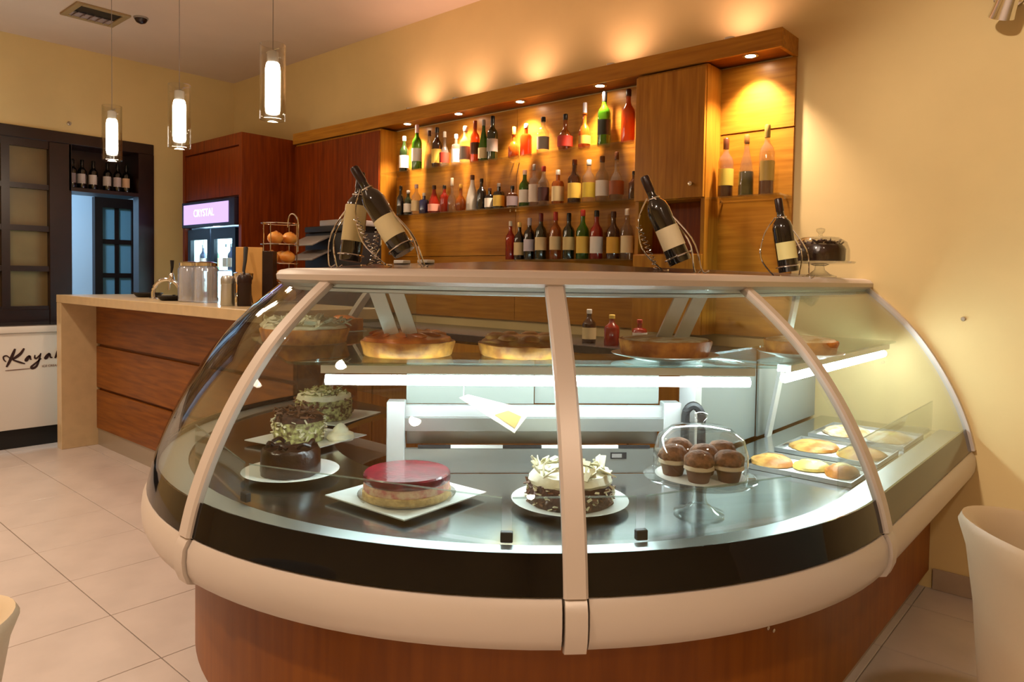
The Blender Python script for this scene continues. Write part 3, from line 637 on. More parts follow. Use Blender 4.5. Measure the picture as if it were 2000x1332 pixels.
def chips(parent, name, x, y, z, rr, n, mat, L=.018, W=.006, up=.012, side=None):
    """loose shavings heaped over a cake, joined as one part"""
    mb = MB()
    for k in range(n):
        a = rn.uniform(0, 6.283); q = rr*math.sqrt(rn.random())
        if side: q = rr; zz = z+rn.uniform(0, side)
        else: zz = z+rn.uniform(-.002, up)*(1-q/rr*.6)
        l_ = L*rn.uniform(.5, 1.3)
        b = bx(-l_/2, l_/2, -W/2*rn.uniform(.5, 1.4), W/2, -.0012, .0012)
        b.xf(Matrix.Translation((x+q*math.cos(a), y+q*math.sin(a), zz)) @ Matrix.Rotation(a, 4, 'Z') @ Matrix.Rotation(rn.uniform(-1.1, 1.1), 4, 'Y') @ Matrix.Rotation(rn.uniform(0, 3), 4, 'Z') @ Matrix.Rotation(rn.uniform(-.8, .8), 4, 'X'))
        mb.add(b.v, b.f)
    o = mb.build(name, mat, parent, smooth=0); o['kind'] = 'stuff'; return o
def shavings(parent, *a, **k): return chips(parent, 'shavings', *a, **k)
# chocolate cake on round plate
plate_round(-1.90, -2.21, DZ, .142, 'round white plate under the dark glossy chocolate cake')
t = thing('chocolate_cake', (-1.90, -2.21, DZ+.009), 'dark glossy chocolate cake with one piece cut out on a round plate', 'cake')
mb = MB(); seg = 26; vs_ = []
prof = [(.086, 0), (.088, .01), (.086, .066), (.079, .078), (.0, .081)]
ang = [R(150+310*k/seg) for k in range(seg+1)]
vs_ = [(r_*math.cos(a)*rn.uniform(.97, 1.02), r_*math.sin(a)*rn.uniform(.97, 1.02), z_+rn.uniform(-.003, .003)) for a in ang for r_, z_ in prof]+[(0, 0, 0)]
n_ = len(prof); fs = [(j*n_+k, (j+1)*n_+k, (j+1)*n_+k+1, j*n_+k+1) for j in range(seg) for k in range(n_-1)]
c_ = len(vs_)-1
fs += [tuple([c_]+[k for k in range(n_)]), tuple([c_]+[seg*n_+k for k in range(n_-1, -1, -1)])]
local(t, 'cake_body', MB().add(vs_, fs), choc, smooth=50)
for k in range(5):
    a = R(170+60*k); local(t, 'chocolate_curl', MB().tube(catmull([(.05*math.cos(a), .05*math.sin(a), .082), (.062*math.cos(a+.2), .062*math.sin(a+.2), .094), (.07*math.cos(a+.5), .07*math.sin(a+.5), .086)], 4), .006, 7), choc)
# shavings cake on square plate
plate_square(-2.25, -1.93, DZ, .30, 12, 'square white plate under the cake heaped with chocolate shavings')
t = thing('layer_cake', (-2.27, -1.95, DZ+.008), 'cream layer cake heaped with brown chocolate shavings on a square plate', 'cake')
local(t, 'sponge', MB().lathe(cyl_prof(.088, .075), n=28, jit=.02, rnd=rn), greenish)
local(t, 'cream_top', MB().lathe([(.086, .072), (.08, .088), (.05, .10), (.004, .105)], n=24, jit=.03, rnd=rn), choc_m)
chips(t, 'shavings', -2.27, -1.95, DZ+.10, .09, 130, choclt, .026, .008, .035); chips(t, 'almond_flakes', -2.27, -1.95, DZ+.02, .091, 90, cream, .018, .007, side=.07)
t = thing('cream_dessert', (-2.165, -1.845, DZ+.008), 'small white cream swirl beside the shavings cake', 'dessert')
local(t, 'cream_base', MB().lathe([(.045, 0), (.05, .008), (.046, .022), (.03, .03), (.004, .032)], n=20, jit=.03, rnd=rn), cream)
local(t, 'cream_peak', MB().lathe([(.03, .028), (.026, .04), (.012, .055), (.003, .06)], n=14, jit=.05, rnd=rn), cream)
plate_square(-2.55, -1.64, DZ, .32, 20, 'square white plate under the pale cake with green shavings')
t = thing('layer_cake', (-2.56, -1.65, DZ+.008), 'pale cake with green and white shavings on a square plate', 'cake')
local(t, 'sponge', MB().lathe(cyl_prof(.115, .085), n=30, jit=.02, rnd=rn), greenish)
local(t, 'cream_top', MB().lathe([(.112, .080), (.108, .098), (.06, .108), (.004, .11)], n=24, jit=.03, rnd=rn), cream)
chips(t, 'shavings', -2.56, -1.65, DZ+.11, .10, 90, greenish, .026, .008, .03); chips(t, 'chocolate_flakes', -2.56, -1.65, DZ+.02, .116, 90, choclt, .02, .007, side=.075)
# berry cheesecake
plate_square(-1.475, -2.12, DZ, .305, 3, 'square white plate under the red berry cheesecake')
t = thing('berry_cheesecake', (-1.475, -2.12, DZ+.008), 'round cheesecake with a dark red berry jelly top', 'cake')
local(t, 'glass_dish', MB().lathe([(.115, 0), (.128, .003), (.132, .012), (.128, .012), (.118, .006)], n=36, cap=False), M['clear'])
local(t, 'crumb_base', MB().lathe([(.112, .002), (.118, .006), (.118, .022), (.115, .026)], n=36, jit=.012, rnd=rn), crumb)
local(t, 'cream_layer', MB().lathe([(.115, .026), (.116, .028), (.114, .044), (.114, .047)], n=36, jit=.008, rnd=rn), princ('cheesecake_cream', srgb(240, 206, 176), .6, scale=45, c2=srgb(214, 130, 124), bump=.8, bscale=110))
local(t, 'jelly_top', MB().lathe([(.115, .047), (.117, .051), (.116, .066), (.112, .070), (.004, .071)], n=40), berry)
# coconut chocolate cake
plate_round(-1.13, -1.85, DZ, .156, 'round white plate under the cake with white curls')
t = thing('layer_cake', (-1.13, -1.85, DZ+.009), 'brown cake crusted with nuts and topped with white chocolate curls', 'cake')
local(t, 'sponge', MB().lathe(cyl_prof(.112, .062), n=34, jit=.015, rnd=rn), choc_m)
local(t, 'cream_top', MB().lathe([(.110, .058), (.112, .066), (.10, .082), (.05, .088), (.004, .09)], n=28, jit=.03, rnd=rn), cream)
chips(t, 'white_curls', -1.13, -1.85, DZ+.092, .108, 70, cream, .04, .016, .022); chips(t, 'nut_flakes', -1.13, -1.85, DZ+.014, .114, 110, choclt, .016, .007, side=.055); chips(t, 'pale_flakes', -1.13, -1.85, DZ+.014, .1145, 90, cream, .014, .006, side=.05)
# glass cake stand with muffins
def cake_stand(x, y, z, hp, r, label, hd):
    t = thing('cake_stand', (x, y, z), label, 'cake stand')
    local(t, 'foot', MB().lathe([(.062, 0), (.064, .006), (.04, .014), (.02, .03), (.016, .05), (.022, hp-.012), (.04, hp-.004)], n=32, cap=False), M['clear'])
    local(t, 'plate', MB().lathe([(.03, hp-.006), (r, hp-.002), (r+.006, hp+.004), (r, hp+.006), (.004, hp+.002)], n=44), M['clear'])
    d = local(t, 'dome', MB().lathe([(r*.86, hp+.007), (r*.87, hp+.02), (r*.86, hp+hd*.5), (r*.78, hp+hd*.78), (r*.55, hp+hd*.95), (r*.2, hp+hd), (.004, hp+hd+.001)], n=44, cap=False), M['clear'])
    local(t, 'dome_knob', MB().lathe([(.008, hp+hd), (.007, hp+hd+.01), (.016, hp+hd+.02), (.016, hp+hd+.03), (.004, hp+hd+.034)], n=18), M['clear'])
    return t
cake_stand(-.845, -1.675, DZ+.0, .095, .138, 'clear domed glass cake stand holding chocolate muffins', .135)
t = thing('paper_doily', (-.845, -1.675, DZ+.1015), 'round white paper doily under the muffins on the stand', 'doily')
local(t, 'doily', MB().lathe([(.112, 0), (.114, .0008), (.112, .0014), (.003, .0014)], n=40), M['whitep'])
muff = princ('muffin_top', srgb(156, 104, 70), .8, var=.55, scale=60, bump=1., bscale=110); cup = princ('paper_cup', srgb(110, 70, 48), .7); mring = princ('muffin_cream', srgb(226, 206, 180), .6)
mproto = None
for k, (dx, dy, lb) in enumerate(((-.050, -.050, 'chocolate muffin in a paper cup under the dome, facing the berry cheesecake'), (.030, -.066, 'chocolate muffin in a paper cup under the dome, outermost toward the curved glass'), (.082, -.008, 'chocolate muffin in a paper cup under the dome, beside the pastry trays'),
                              (-.078, .030, 'chocolate muffin in a paper cup under the dome, beside the black cable loop'), (.005, .010, 'chocolate muffin in a paper cup at the middle of the domed stand'), (.020, .082, 'chocolate muffin in a paper cup under the dome, innermost toward the wall'))):
    t = thing('muffin', (-.845+dx, -1.675+dy, DZ+.1031), lb, 'muffin', 'chocolate muffins under the dome')
    local(t, 'paper_cup', MB().lathe([(.024, 0), (.025, .001), (.032, .030)], n=20), cup)
    local(t, 'cream_ring', MB().lathe([(.033, .030), (.038, .033), (.037, .040), (.033, .042)], n=20), mring)
    local(t, 'muffin_top', MB().lathe([(.034, .041), (.038, .048), (.036, .060), (.026, .072), (.010, .077), (.002, .078)], n=22, jit=.075, rnd=rn), muff)
# pastry trays in the wing
def tray(x, y, sx, sy, label):
    t = thing('pastry_tray', (x, y, DZ+.001), label, 'tray')
    local(t, 'pan', MB().box(-sx, sx, -sy, sy, 0, .003), M['steel_soft'], smooth=0)
    local(t, 'rim', MB().box(-sx, sx, -sy-.004, -sy, 0, .014).box(-sx, sx, sy, sy+.004, 0, .014).box(-sx-.004, -sx, -sy-.004, sy+.004, 0, .014).box(sx, sx+.004, -sy-.004, sy+.004, 0, .014), M['steel_soft'], smooth=0)
    local(t, 'paper_liner', MB().box(-sx+.01, sx-.01, -sy+.01, sy-.01, .0035, .0045), M['whitep'], smooth=0)
puff = princ('puff_pastry', srgb(226, 178, 96), .5, scale=22, c2=srgb(186, 116, 44), bump=.5, bscale=60)
yel = princ('yellow_custard', srgb(234, 206, 110), .4, var=.3, scale=30, bump=.3)
trays = [(-.795, -1.04, .165, .105, 'steel tray of filled pastries behind the domed muffin stand'), (-.80, -.72, .165, .13, 'steel tray of flat golden pastries in the middle of the case wing'), (-.80, -.36, .165, .15, 'steel tray of pale pastries beside the cream wall')]
for tr_ in trays: tray(*tr_)
pl = [(-.90, -1.05, .068, .075, .026, 'golden pastry on the tray behind the muffin stand, at its inner end', 0, puff), (-.785, -1.02, .058, .070, .022, 'yellow custard pastry in the middle of the tray behind the muffin stand', 1, yel), (-.685, -1.04, .050, .062, .034, 'browned pastry roll on the tray behind the muffin stand, at its outer end', 0, crust),
      (-.875, -.72, .085, .10, .022, 'golden puff pastry at the inner end of the middle wing tray', 0, puff), (-.715, -.72, .080, .10, .02, 'golden puff pastry at the outer end of the middle wing tray', 0, puff), (-.875, -.36, .085, .11, .022, 'pale pastry at the inner end of the tray by the wall', 0, sugar), (-.715, -.36, .08, .11, .022, 'pale pastry at the outer end of the tray by the wall', 0, sugar)]
for x, y, rx, ry, h, lb, fl_, mt in pl:
    t = thing('pastry', (x, y, DZ+.0058), lb, 'pastry')
    local(t, 'crust', MB().blob((0, 0, .003), rx, ry, h, rn, .06, 14, 8, True), mt)
    local(t, 'filling', MB().blob((0, 0, h*.72), rx*.55, ry*.5, h*.42, rn, .08, 12, 6, True), yel if mt is not yel else cream)
# pies on the upper shelf
def pie(x, y, r, h, label, top, side, plate=None, mound=.018, name='pie', lattice=False):
    z = ZS+.0005
    if plate:
        plate_round(x, y, z, r*1.16, plate); z += .0095
    t = thing(name, (x, y, z), label, 'pie')
    local(t, 'crust', MB().lathe([(r*.90, 0), (r*.93, .004), (r, h*.9), (r*.99, h), (r*.94, h)], n=36, jit=.012, rnd=rn), side)
    local(t, 'filling', MB().lathe([(r*.95, h-.004), (r*.9, h+mound*.35), (r*.6, h+mound*.85), (r*.3, h+mound), (.003, h+mound)], n=28, jit=.03, rnd=rn), top)
    return t
t = pie(-2.25, -1.94, .155, .052, 'pale crumble pie with a flaked almond top in the case beside the bar counter', cream, crust, mound=.03)
chips(t, 'almond_flakes', -2.25, -1.94, ZS+.07, .15, 130, cream, .035, .014, .03)
t = thing('cake_slab', (-2.62, -1.50, ZS+.0005), 'small golden square cake slab with paper on the shelf behind the crumble pie', 'cake')
local(t, 'slab', bx(-.10, .06, -.05, .05, .002, .055), crust, bevel=.006); local(t, 'paper', bx(-.11, .07, -.06, .06, 0, .0015), M['whitep'], smooth=0); local(t, 'topping', MB().blob((-.02, 0, .055), .07, .045, .012, rn, .1, 14, 6, True), apple)
t = pie(-1.70, -1.93, .145, .045, 'deep orange apple pie with glazed slices beside the left upright', apple, crust, mound=.03)
for k in range(12):
    a = R(30*k); q = MB().blob((0, 0, 0), .045, .016, .010, rn, .05, 10, 6); q.xf(Matrix.Translation((.085*math.cos(a), .085*math.sin(a), .064)) @ Matrix.Rotation(a+.9, 4, 'Z') @ Matrix.Rotation(.35, 4, 'X')); local(t, 'apple_slice', q, apple)
t = pie(-1.45, -1.67, .145, .040, 'golden pie with puffed pale crust in the middle of the upper shelf', puff, crust, mound=.022)
for k in range(9):
    a = R(40*k); local(t, 'crust_puff', MB().blob((.095*math.cos(a), .095*math.sin(a), .055), .035, .028, .014, rn, .08, 10, 6), puff)
t = pie(-1.095, -1.425, .14, .052, 'low golden tart dusted with icing sugar on a white plate', sugar, crust, 'round white plate under the sugar dusted tart', .008)
t = pie(-.83, -1.02, .115, .045, 'small sugar dusted tart on the shelf of the wing', sugar, crust, 'round white plate under the small tart of the wing', .012)
# paper tag hanging under the light fitting
t = thing('paper_tag', tuple(ch(-.10, .625, .80)), 'cream paper tag hanging by one corner under the case light', 'tag')
def tagp(pts, d0, d1):
    P = [ch(s_, .625+d, z_) for d in (d0, d1) for s_, z_ in pts]; n = len(pts)
    return MB().add([tuple(q) for q in P], [tuple(range(n)), tuple(range(2*n-1, n-1, -1))]+[(k, (k+1) % n, n+(k+1) % n, n+k) for k in range(n)])
tagp([(-.235, .905), (-.21, .915), (-.02, .868), (-.07, .800)], 0, .0012).build('sheet', M['paper'], t, smooth=0)
tagp([(-.13, .855), (-.09, .868), (-.05, .850), (-.07, .815)], .0014, .0024).build('print', princ('tag_print', srgb(190, 160, 96), .7), t, smooth=0)
MB().tube([ch(-.222, .6256, .908), ch(-.222, .64, .94), ch(-.222, .66, .962)], .0012, 5).build('string', M['whitep'], t)
# ================================================================== BOTTLES
GL = {}
def gmat(c, body=.45):
    k = (c, body)
    if k not in GL:
        lin = srgb(*c); GL[k] = glass('bottle_glass', tuple(min(1, x**.6) for x in lin), .06, body=body, bodycol=lin, power=4)
    return GL[k]
CM = {}
def flat(c, rough=.5):
    if c not in CM: CM[c] = princ('bottle_print', srgb(*c), rough)
    return CM[c]
GREEN, DGREEN, BROWN, CLEAR, AMBER, RED, BLACK, BLUE, WHITE, ORANGE = (58, 110, 14), (22, 34, 12), (60, 28, 10), (226, 220, 208), (176, 96, 24), (176, 44, 24), (12, 10, 9), (38, 48, 96), (232, 226, 214), (206, 92, 22)
BODY = {GREEN: .45, DGREEN: .85, BROWN: .85, CLEAR: .07, AMBER: .45, RED: .5, BLACK: 1., BLUE: .7, WHITE: .95, ORANGE: .45}
def bottle_profile(kind, r, h):
    if kind == 'round': return [(r*.7, 0), (r*.8, .004), (r, h*.2), (r*.98, h*.36), (r*.6, h*.52), (r*.3, h*.6), (r*.27, h*.84)], (h*.12, h*.40)
    if kind == 'cone': return [(r*.95, 0), (r, .004), (r*.97, h*.35), (r*.7, h*.55), (r*.36, h*.74), (r*.3, h*.86)], (h*.08, h*.33)
    if kind == 'wine': return [(r*.95, 0), (r, .005), (r, h*.60), (r*.85, h*.67), (r*.45, h*.735), (r*.36, h*.78), (r*.34, h*.88)], (h*.20, h*.48)
    if kind == 'square': return [(r*.97, 0), (r, .004), (r, h*.60), (r*.8, h*.67), (r*.34, h*.70), (r*.32, h*.86)], (h*.10, h*.52)
    if kind == 'decanter': return [(r*.9, 0), (r, .006), (r, h*.34), (r*.75, h*.46), (r*.34, h*.54), (r*.3, h*.72), (r*.5, h*.75), (r*.3, h*.78)], (h*.1, h*.28)
    return [(r*.95, 0), (r, .004), (r, h*.56), (r*.9, h*.62), (r*.5, h*.70), (r*.36, h*.76), (r*.34, h*.87)], (h*.12, h*.46)
def bottle(x, y, z, h, r, gl, lab, cap_, label, kind='std', group=None, labz=None, name='liquor_bottle', liquid=None, mtx=None):
    t = thing(name, (x, y, z), label, 'bottle', group)
    pr, lz = bottle_profile(kind, r, h); n = 20
    if labz: lz = (h*labz[0], h*labz[1])
    X = mtx or Matrix.Identity(4)
    def put(nm, mb, mt): return local(t, nm, mb.xf(X), mt)
    body = put('glass_body', MB().lathe(pr+[(.002, pr[-1][1])], n=n), gmat(gl, BODY[gl]))
    if liquid: put('liquid', MB().lathe([(pr[1][0]*.9, .006), (pr[1][0]*.92, .01), (min(pr[2][0], r)*.92, h*.40), (.002, h*.402)], n=n), flat(liquid, .2))
    if lab:
        vs_, fs = [], []; m_ = 12
        for k in range(m_+1):
            a = R(-139.6-75+150*k/m_)
            for rr, zz in ((r*1.003+.0003, lz[0]), (r*1.003+.0003, lz[1]), (r*1.003+.0013, lz[1]), (r*1.003+.0013, lz[0])): vs_.append((rr*math.cos(a+R(90)), rr*math.sin(a+R(90)), zz))
        fs = [(j*4+k, j*4+(k+1) % 4, (j+1)*4+(k+1) % 4, (j+1)*4+k) for j in range(m_) for k in range(4)]+[(0, 1, 2, 3), (m_*4+3, m_*4+2, m_*4+1, m_*4)]
        put('label', MB().add(vs_, fs), flat(lab))
    nr = pr[-1][0]; z0 = pr[-1][1]
    put('cap', MB().lathe([(nr*1.12, z0-h*.06 if kind in ('wine',) else z0), (nr*1.15, z0+.002), (nr*1.15, h*.985), (nr*.95, h), (.002, h)], n=14), flat(cap_, .35))
    return t
YB = -.095
def row(z, group, items):
    for (x, top, r, kind, gl, lab, cap_, lb, *o) in items:
        bottle(x, YB+(o[0] if o else 0), z, top, r, gl, lab, cap_, lb, kind, group, liquid=(o[1] if len(o) > 1 else None))
WL, CRL, YL, GRY, BRN, GOLD = (236, 230, 220), (222, 200, 150), (226, 190, 80), (150, 140, 130), (92, 50, 24), (196, 150, 60)
U = 'on the upper glass shelf'
row(Z1+.0005, 'bottles on the upper shelf', [
 (-3.914, .253, .034, 'std', DGREEN, WL, WHITE, 'dark green bottle with white label and white cap beside the reddish cabinet'),
 (-3.779, .315, .035, 'wine', GREEN, WL, (236, 190, 190), 'tall bright green bottle with white labels and pink foil on the upper shelf'),
 (-3.654, .26, .034, 'cone', CLEAR, None, BRN, 'clear sloping bottle with a brown cap on the upper shelf'),
 (-3.578, .271, .034, 'std', BROWN, YL, BLACK, 'dark brown bottle with a large yellow label on the upper shelf'),
 (-3.503, .235, .034, 'round', CLEAR, RED, WHITE, 'clear round bottle with a red base label on the upper shelf'),
 (-3.395, .205, .030, 'square', CLEAR, WL, (236, 200, 200), 'short clear bottle with white label and pale pink cap on the upper shelf'),
 (-3.310, .245, .037, 'std', CLEAR, GRY, WHITE, 'wide frosted bottle with a grey label under the brightest canopy light'),
 (-3.224, .269, .031, 'wine', ORANGE, BRN, (150, 60, 20), 'slim orange red bottle with a brown label on the upper shelf'),
 (-3.148, .265, .033, 'cone', GREEN, CRL, GRY, 'yellow green sloping bottle with cream label beside the dark green wine bottle'),
 (-3.072, .278, .034, 'wine', DGREEN, GRY, BLACK, 'dark green wine shaped bottle with a grey label on the upper shelf'),
 (-2.895, .189, .034, 'decanter', AMBER, None, GOLD, 'small amber decanter with a ringed neck on the upper shelf'),
 (-2.798, .195, .036, 'square', ORANGE, None, CLEAR, 'square orange decanter with a clear stopper on the upper shelf'),
 (-2.668, .217, .036, 'std', CLEAR, GRY, BLACK, 'clear bottle with a slim black cap and grey label on the upper shelf'),
 (-2.507, .212, .044, 'round', AMBER, RED, BLACK, 'round bellied cognac bottle with black cap and red label on the upper shelf'),
 (-2.372, .256, .034, 'decanter', AMBER, GOLD, (190, 180, 190), 'tall faceted decanter with amber base and silvery stopper on the upper shelf'),
 (-2.242, .295, .036, 'wine', GREEN, (24, 30, 14), BLACK, 'tallest bright green bottle with a near black label on the upper shelf'),
 (-2.089, .285, .037, 'std', ORANGE, None, BROWN, 'unlabelled orange red bottle with brown cap on the upper shelf beside the plain cabinet')])
row(Z2+.0005, 'bottles on the middle shelf', [
 (-3.945, .21, .032, 'std', BLACK, None, BLACK, 'black unlabelled bottle at the reddish cabinet end of the middle shelf'),
 (-3.865, .173, .031, 'std', DGREEN, WL, GRY, 'short dark green bottle with white label and grey cap on the middle shelf'),
 (-3.780, .209, .033, 'std', CLEAR, CRL, (236, 200, 200), 'clear bottle with cream label and pink cap on the middle shelf'),
 (-3.700, .145, .034, 'square', BLUE, None, WHITE, 'squat dark blue bottle with a white cap on the middle shelf'),
 (-3.600, .189, .040, 'cone', RED, (226, 160, 140), BROWN, 'red liqueur bottle with a flared pink base on the middle shelf'),
 (-3.500, .182, .031, 'std', RED, None, BLACK, 'slim dark red bottle without label on the middle shelf'),
 (-3.428, .225, .030, 'decanter', CLEAR, None, CLEAR, 'clear glass decanter with a clear stopper on the middle shelf'),
 (-3.345, .178, .036, 'round', AMBER, None, GOLD, 'round amber bottle with a gold cap on the middle shelf'),
 (-3.241, .228, .040, 'cone', WHITE, None, BRN, 'opaque white conical bottle with a brown cap on the middle shelf'),
 (-3.160, .199, .031, 'std', BLACK, None, BLACK, 'slim black bottle beside the white conical bottle'),
 (-3.088, .135, .032, 'square', BLACK, WL, BROWN, 'short black bottle with a white label on the middle shelf'),
 (-3.011, .159, .035, 'square', BLACK, YL, GRY, 'short black bottle with a yellow label on the middle shelf'),
 (-2.900, .135, .034, 'square', BROWN, (200, 180, 190), BLACK, 'short dark brown bottle with a narrow pale label on the middle shelf'),
 (-2.803, .222, .034, 'std', GREEN, WL, WHITE, 'green gin bottle with white label and white cap on the middle shelf'),
 (-2.730, .249, .032, 'square', CLEAR, (230, 214, 200), GRY, 'clear square bottle with a pale wide label on the middle shelf'),
 (-2.658, .231, .033, 'std', CLEAR, (60, 24, 20), RED, 'clear bottle with a red cap and a dark label on the middle shelf'),
 (-2.552, .201, .036, 'square', AMBER, CRL, CLEAR, 'pale amber square bottle with a cream label on the middle shelf'),
 (-2.435, .248, .038, 'std', BROWN, YL, BRN, 'dark amber rum bottle with a tall yellow label on the middle shelf'),
 (-2.337, .238, .036, 'std', CLEAR, (236, 206, 70), WHITE, 'clear bottle with a bright yellow label and white cap on the middle shelf'),
 (-2.248, .249, .036, 'std', CLEAR, WL, BRN, 'clear vodka bottle with white label and brown cap on the middle shelf'),
 (-2.155, .262, .040, 'round', CLEAR, (150, 80, 40), BRN, 'wide clear bottle with a rust coloured label on the middle shelf'),
 (-2.045, .150, .028, 'std', BROWN, None, BLACK, 'small brown bottle at the plain cabinet end of the middle shelf')])
row(Z3+.0005, 'bottles on the lowest shelf', [
 (-2.910, .235, .030, 'std', RED, None, CLEAR, 'pale red bottle without label at the open end of the lowest shelf'),
 (-2.838, .225, .033, 'std', BLACK, CRL, (232, 196, 110), 'black bottle with cream label and yellow cap on the lowest shelf'),
 (-2.760, .248, .034, 'wine', BLACK, (206, 200, 214), (190, 180, 190), 'black bottle with a square white label and silver cap on the lowest shelf'),
 (-2.672, .271, .034, 'wine', DGREEN, CRL, (96, 14, 14), 'dark green bottle with cream label and dark red cap on the lowest shelf'),
 (-2.564, .274, .034, 'wine', AMBER, CRL, RED, 'amber bottle with an oval cream label and red cap on the lowest shelf'),
 (-2.468, .263, .034, 'wine', DGREEN, (196, 176, 120), BLACK, 'near black green bottle with a small high label on the lowest shelf'),
 (-2.371, .276, .036, 'std', GREEN, YL, RED, 'green whisky bottle with yellow label and red cap on the lowest shelf'),
 (-2.278, .268, .036, 'std', RED, WL, BLACK, 'red bottle with a white script label and black cap on the lowest shelf'),
 (-2.168, .257, .037, 'std', BROWN, (222, 170, 60), BROWN, 'dark red brown bottle with a gold label on the lowest shelf'),
 (-2.082, .267, .033, 'std', CLEAR, (230, 214, 170), WHITE, 'clear bottle with an off white label and white cap on the lowest shelf')])
row(Z4+.0005, 'bottles in the lit niche', [
 (-1.534, .285, .036, 'wine', CLEAR, (236, 214, 90), BRN, 'bottle with a large bright yellow label in the lit niche', 0, (110, 54, 14)),
 (-1.431, .290, .036, 'cone', CLEAR, None, (170, 120, 60), 'clear bottle of olive green liquid with wooden cap in the lit niche', 0, (112, 112, 30)),
 (-1.333, .325, .034, 'wine', CLEAR, (190, 160, 80), (176, 150, 70), 'tallest niche bottle with brown spirit and an ornate gold label', 0, (120, 66, 20))])
# bottles over the doorway
for k, yy in enumerate((-1.325, -1.254, -1.169, -1.060, -.980, -.910)):
    bottle(-6.62, yy, 1.936, .245, .034, BLACK, [(150, 130, 130), (206, 196, 196), (222, 210, 206), (214, 204, 200), (200, 186, 190), (226, 186, 150)][k], BLACK, ['dark wine bottle with a grey label against the lattice side post over the doorway', 'dark wine bottle with a white label, second from the lattice post over the doorway', 'dark wine bottle with a white label, third from the lattice post over the doorway', 'dark wine bottle with a white label, third from the open door jamb over the doorway', 'dark wine bottle with a grey white label, second from the door jamb over the doorway', 'dark wine bottle with an orange tinted label beside the jamb over the doorway'][k], 'wine', 'wine bottles over the doorway', (.20, .52), 'wine_bottle')
# bottles and jars on the back counter, seen through the case
for x, y, h, r, gl, lab, cap_, kd, lb in ((-2.10, -.40, .17, .035, BROWN, CRL, WHITE, 'std', 'brown bottle with white cap on the back counter behind the case'), (-1.95, -.42, .15, .038, RED, None, YL, 'std', 'red sauce bottle with yellow cap on the back counter'), (-1.83, -.36, .13, .036, RED, WL, RED, 'square', 'short red bottle with a white label on the back counter')):
    bottle(x, y, .9405, h, r, gl, lab, cap_, lb, kd, 'bottles on the back counter')
# fridge contents
for k, (x, z, gl, lab) in enumerate(((-5.95, 1.29, BLUE, WL), (-5.84, 1.29, CLEAR, WL), (-5.73, 1.29, GREEN, YL), (-5.55, 1.29, CLEAR, WL), (-5.47, 1.29, BLUE, WL), (-5.38, 1.29, DGREEN, WL), (-5.93, 1.01, CLEAR, BLUE), (-5.82, 1.01, GREEN, WL), (-5.52, 1.01, BLUE, WL), (-5.40, 1.01, BLUE, CLEAR))):
    bottle(x, -.553, z+.0005, .21, .029, gl, lab, (200, 210, 220), ['dark blue', 'clear', 'green', 'clear', 'blue', 'dark green', 'clear', 'green', 'blue', 'navy'][k]+[' water bottle by the fridge side wall on the upper fridge shelf', ' water bottle second from the side wall on the upper fridge shelf', ' soda bottle beside the middle door frame on the upper fridge shelf', ' water bottle across the middle frame on the upper fridge shelf', ' bottle in the middle of the second door on the upper fridge shelf', ' bottle beside the wooden side panel on the upper fridge shelf', ' bottle with blue label on the lower fridge shelf', ' bottle with white label on the lower fridge shelf', ' bottle with white label on the lower fridge shelf', ' bottle with clear label on the lower fridge shelf'][k], 'std', 'bottles in the drinks fridge', name='drink_bottle')
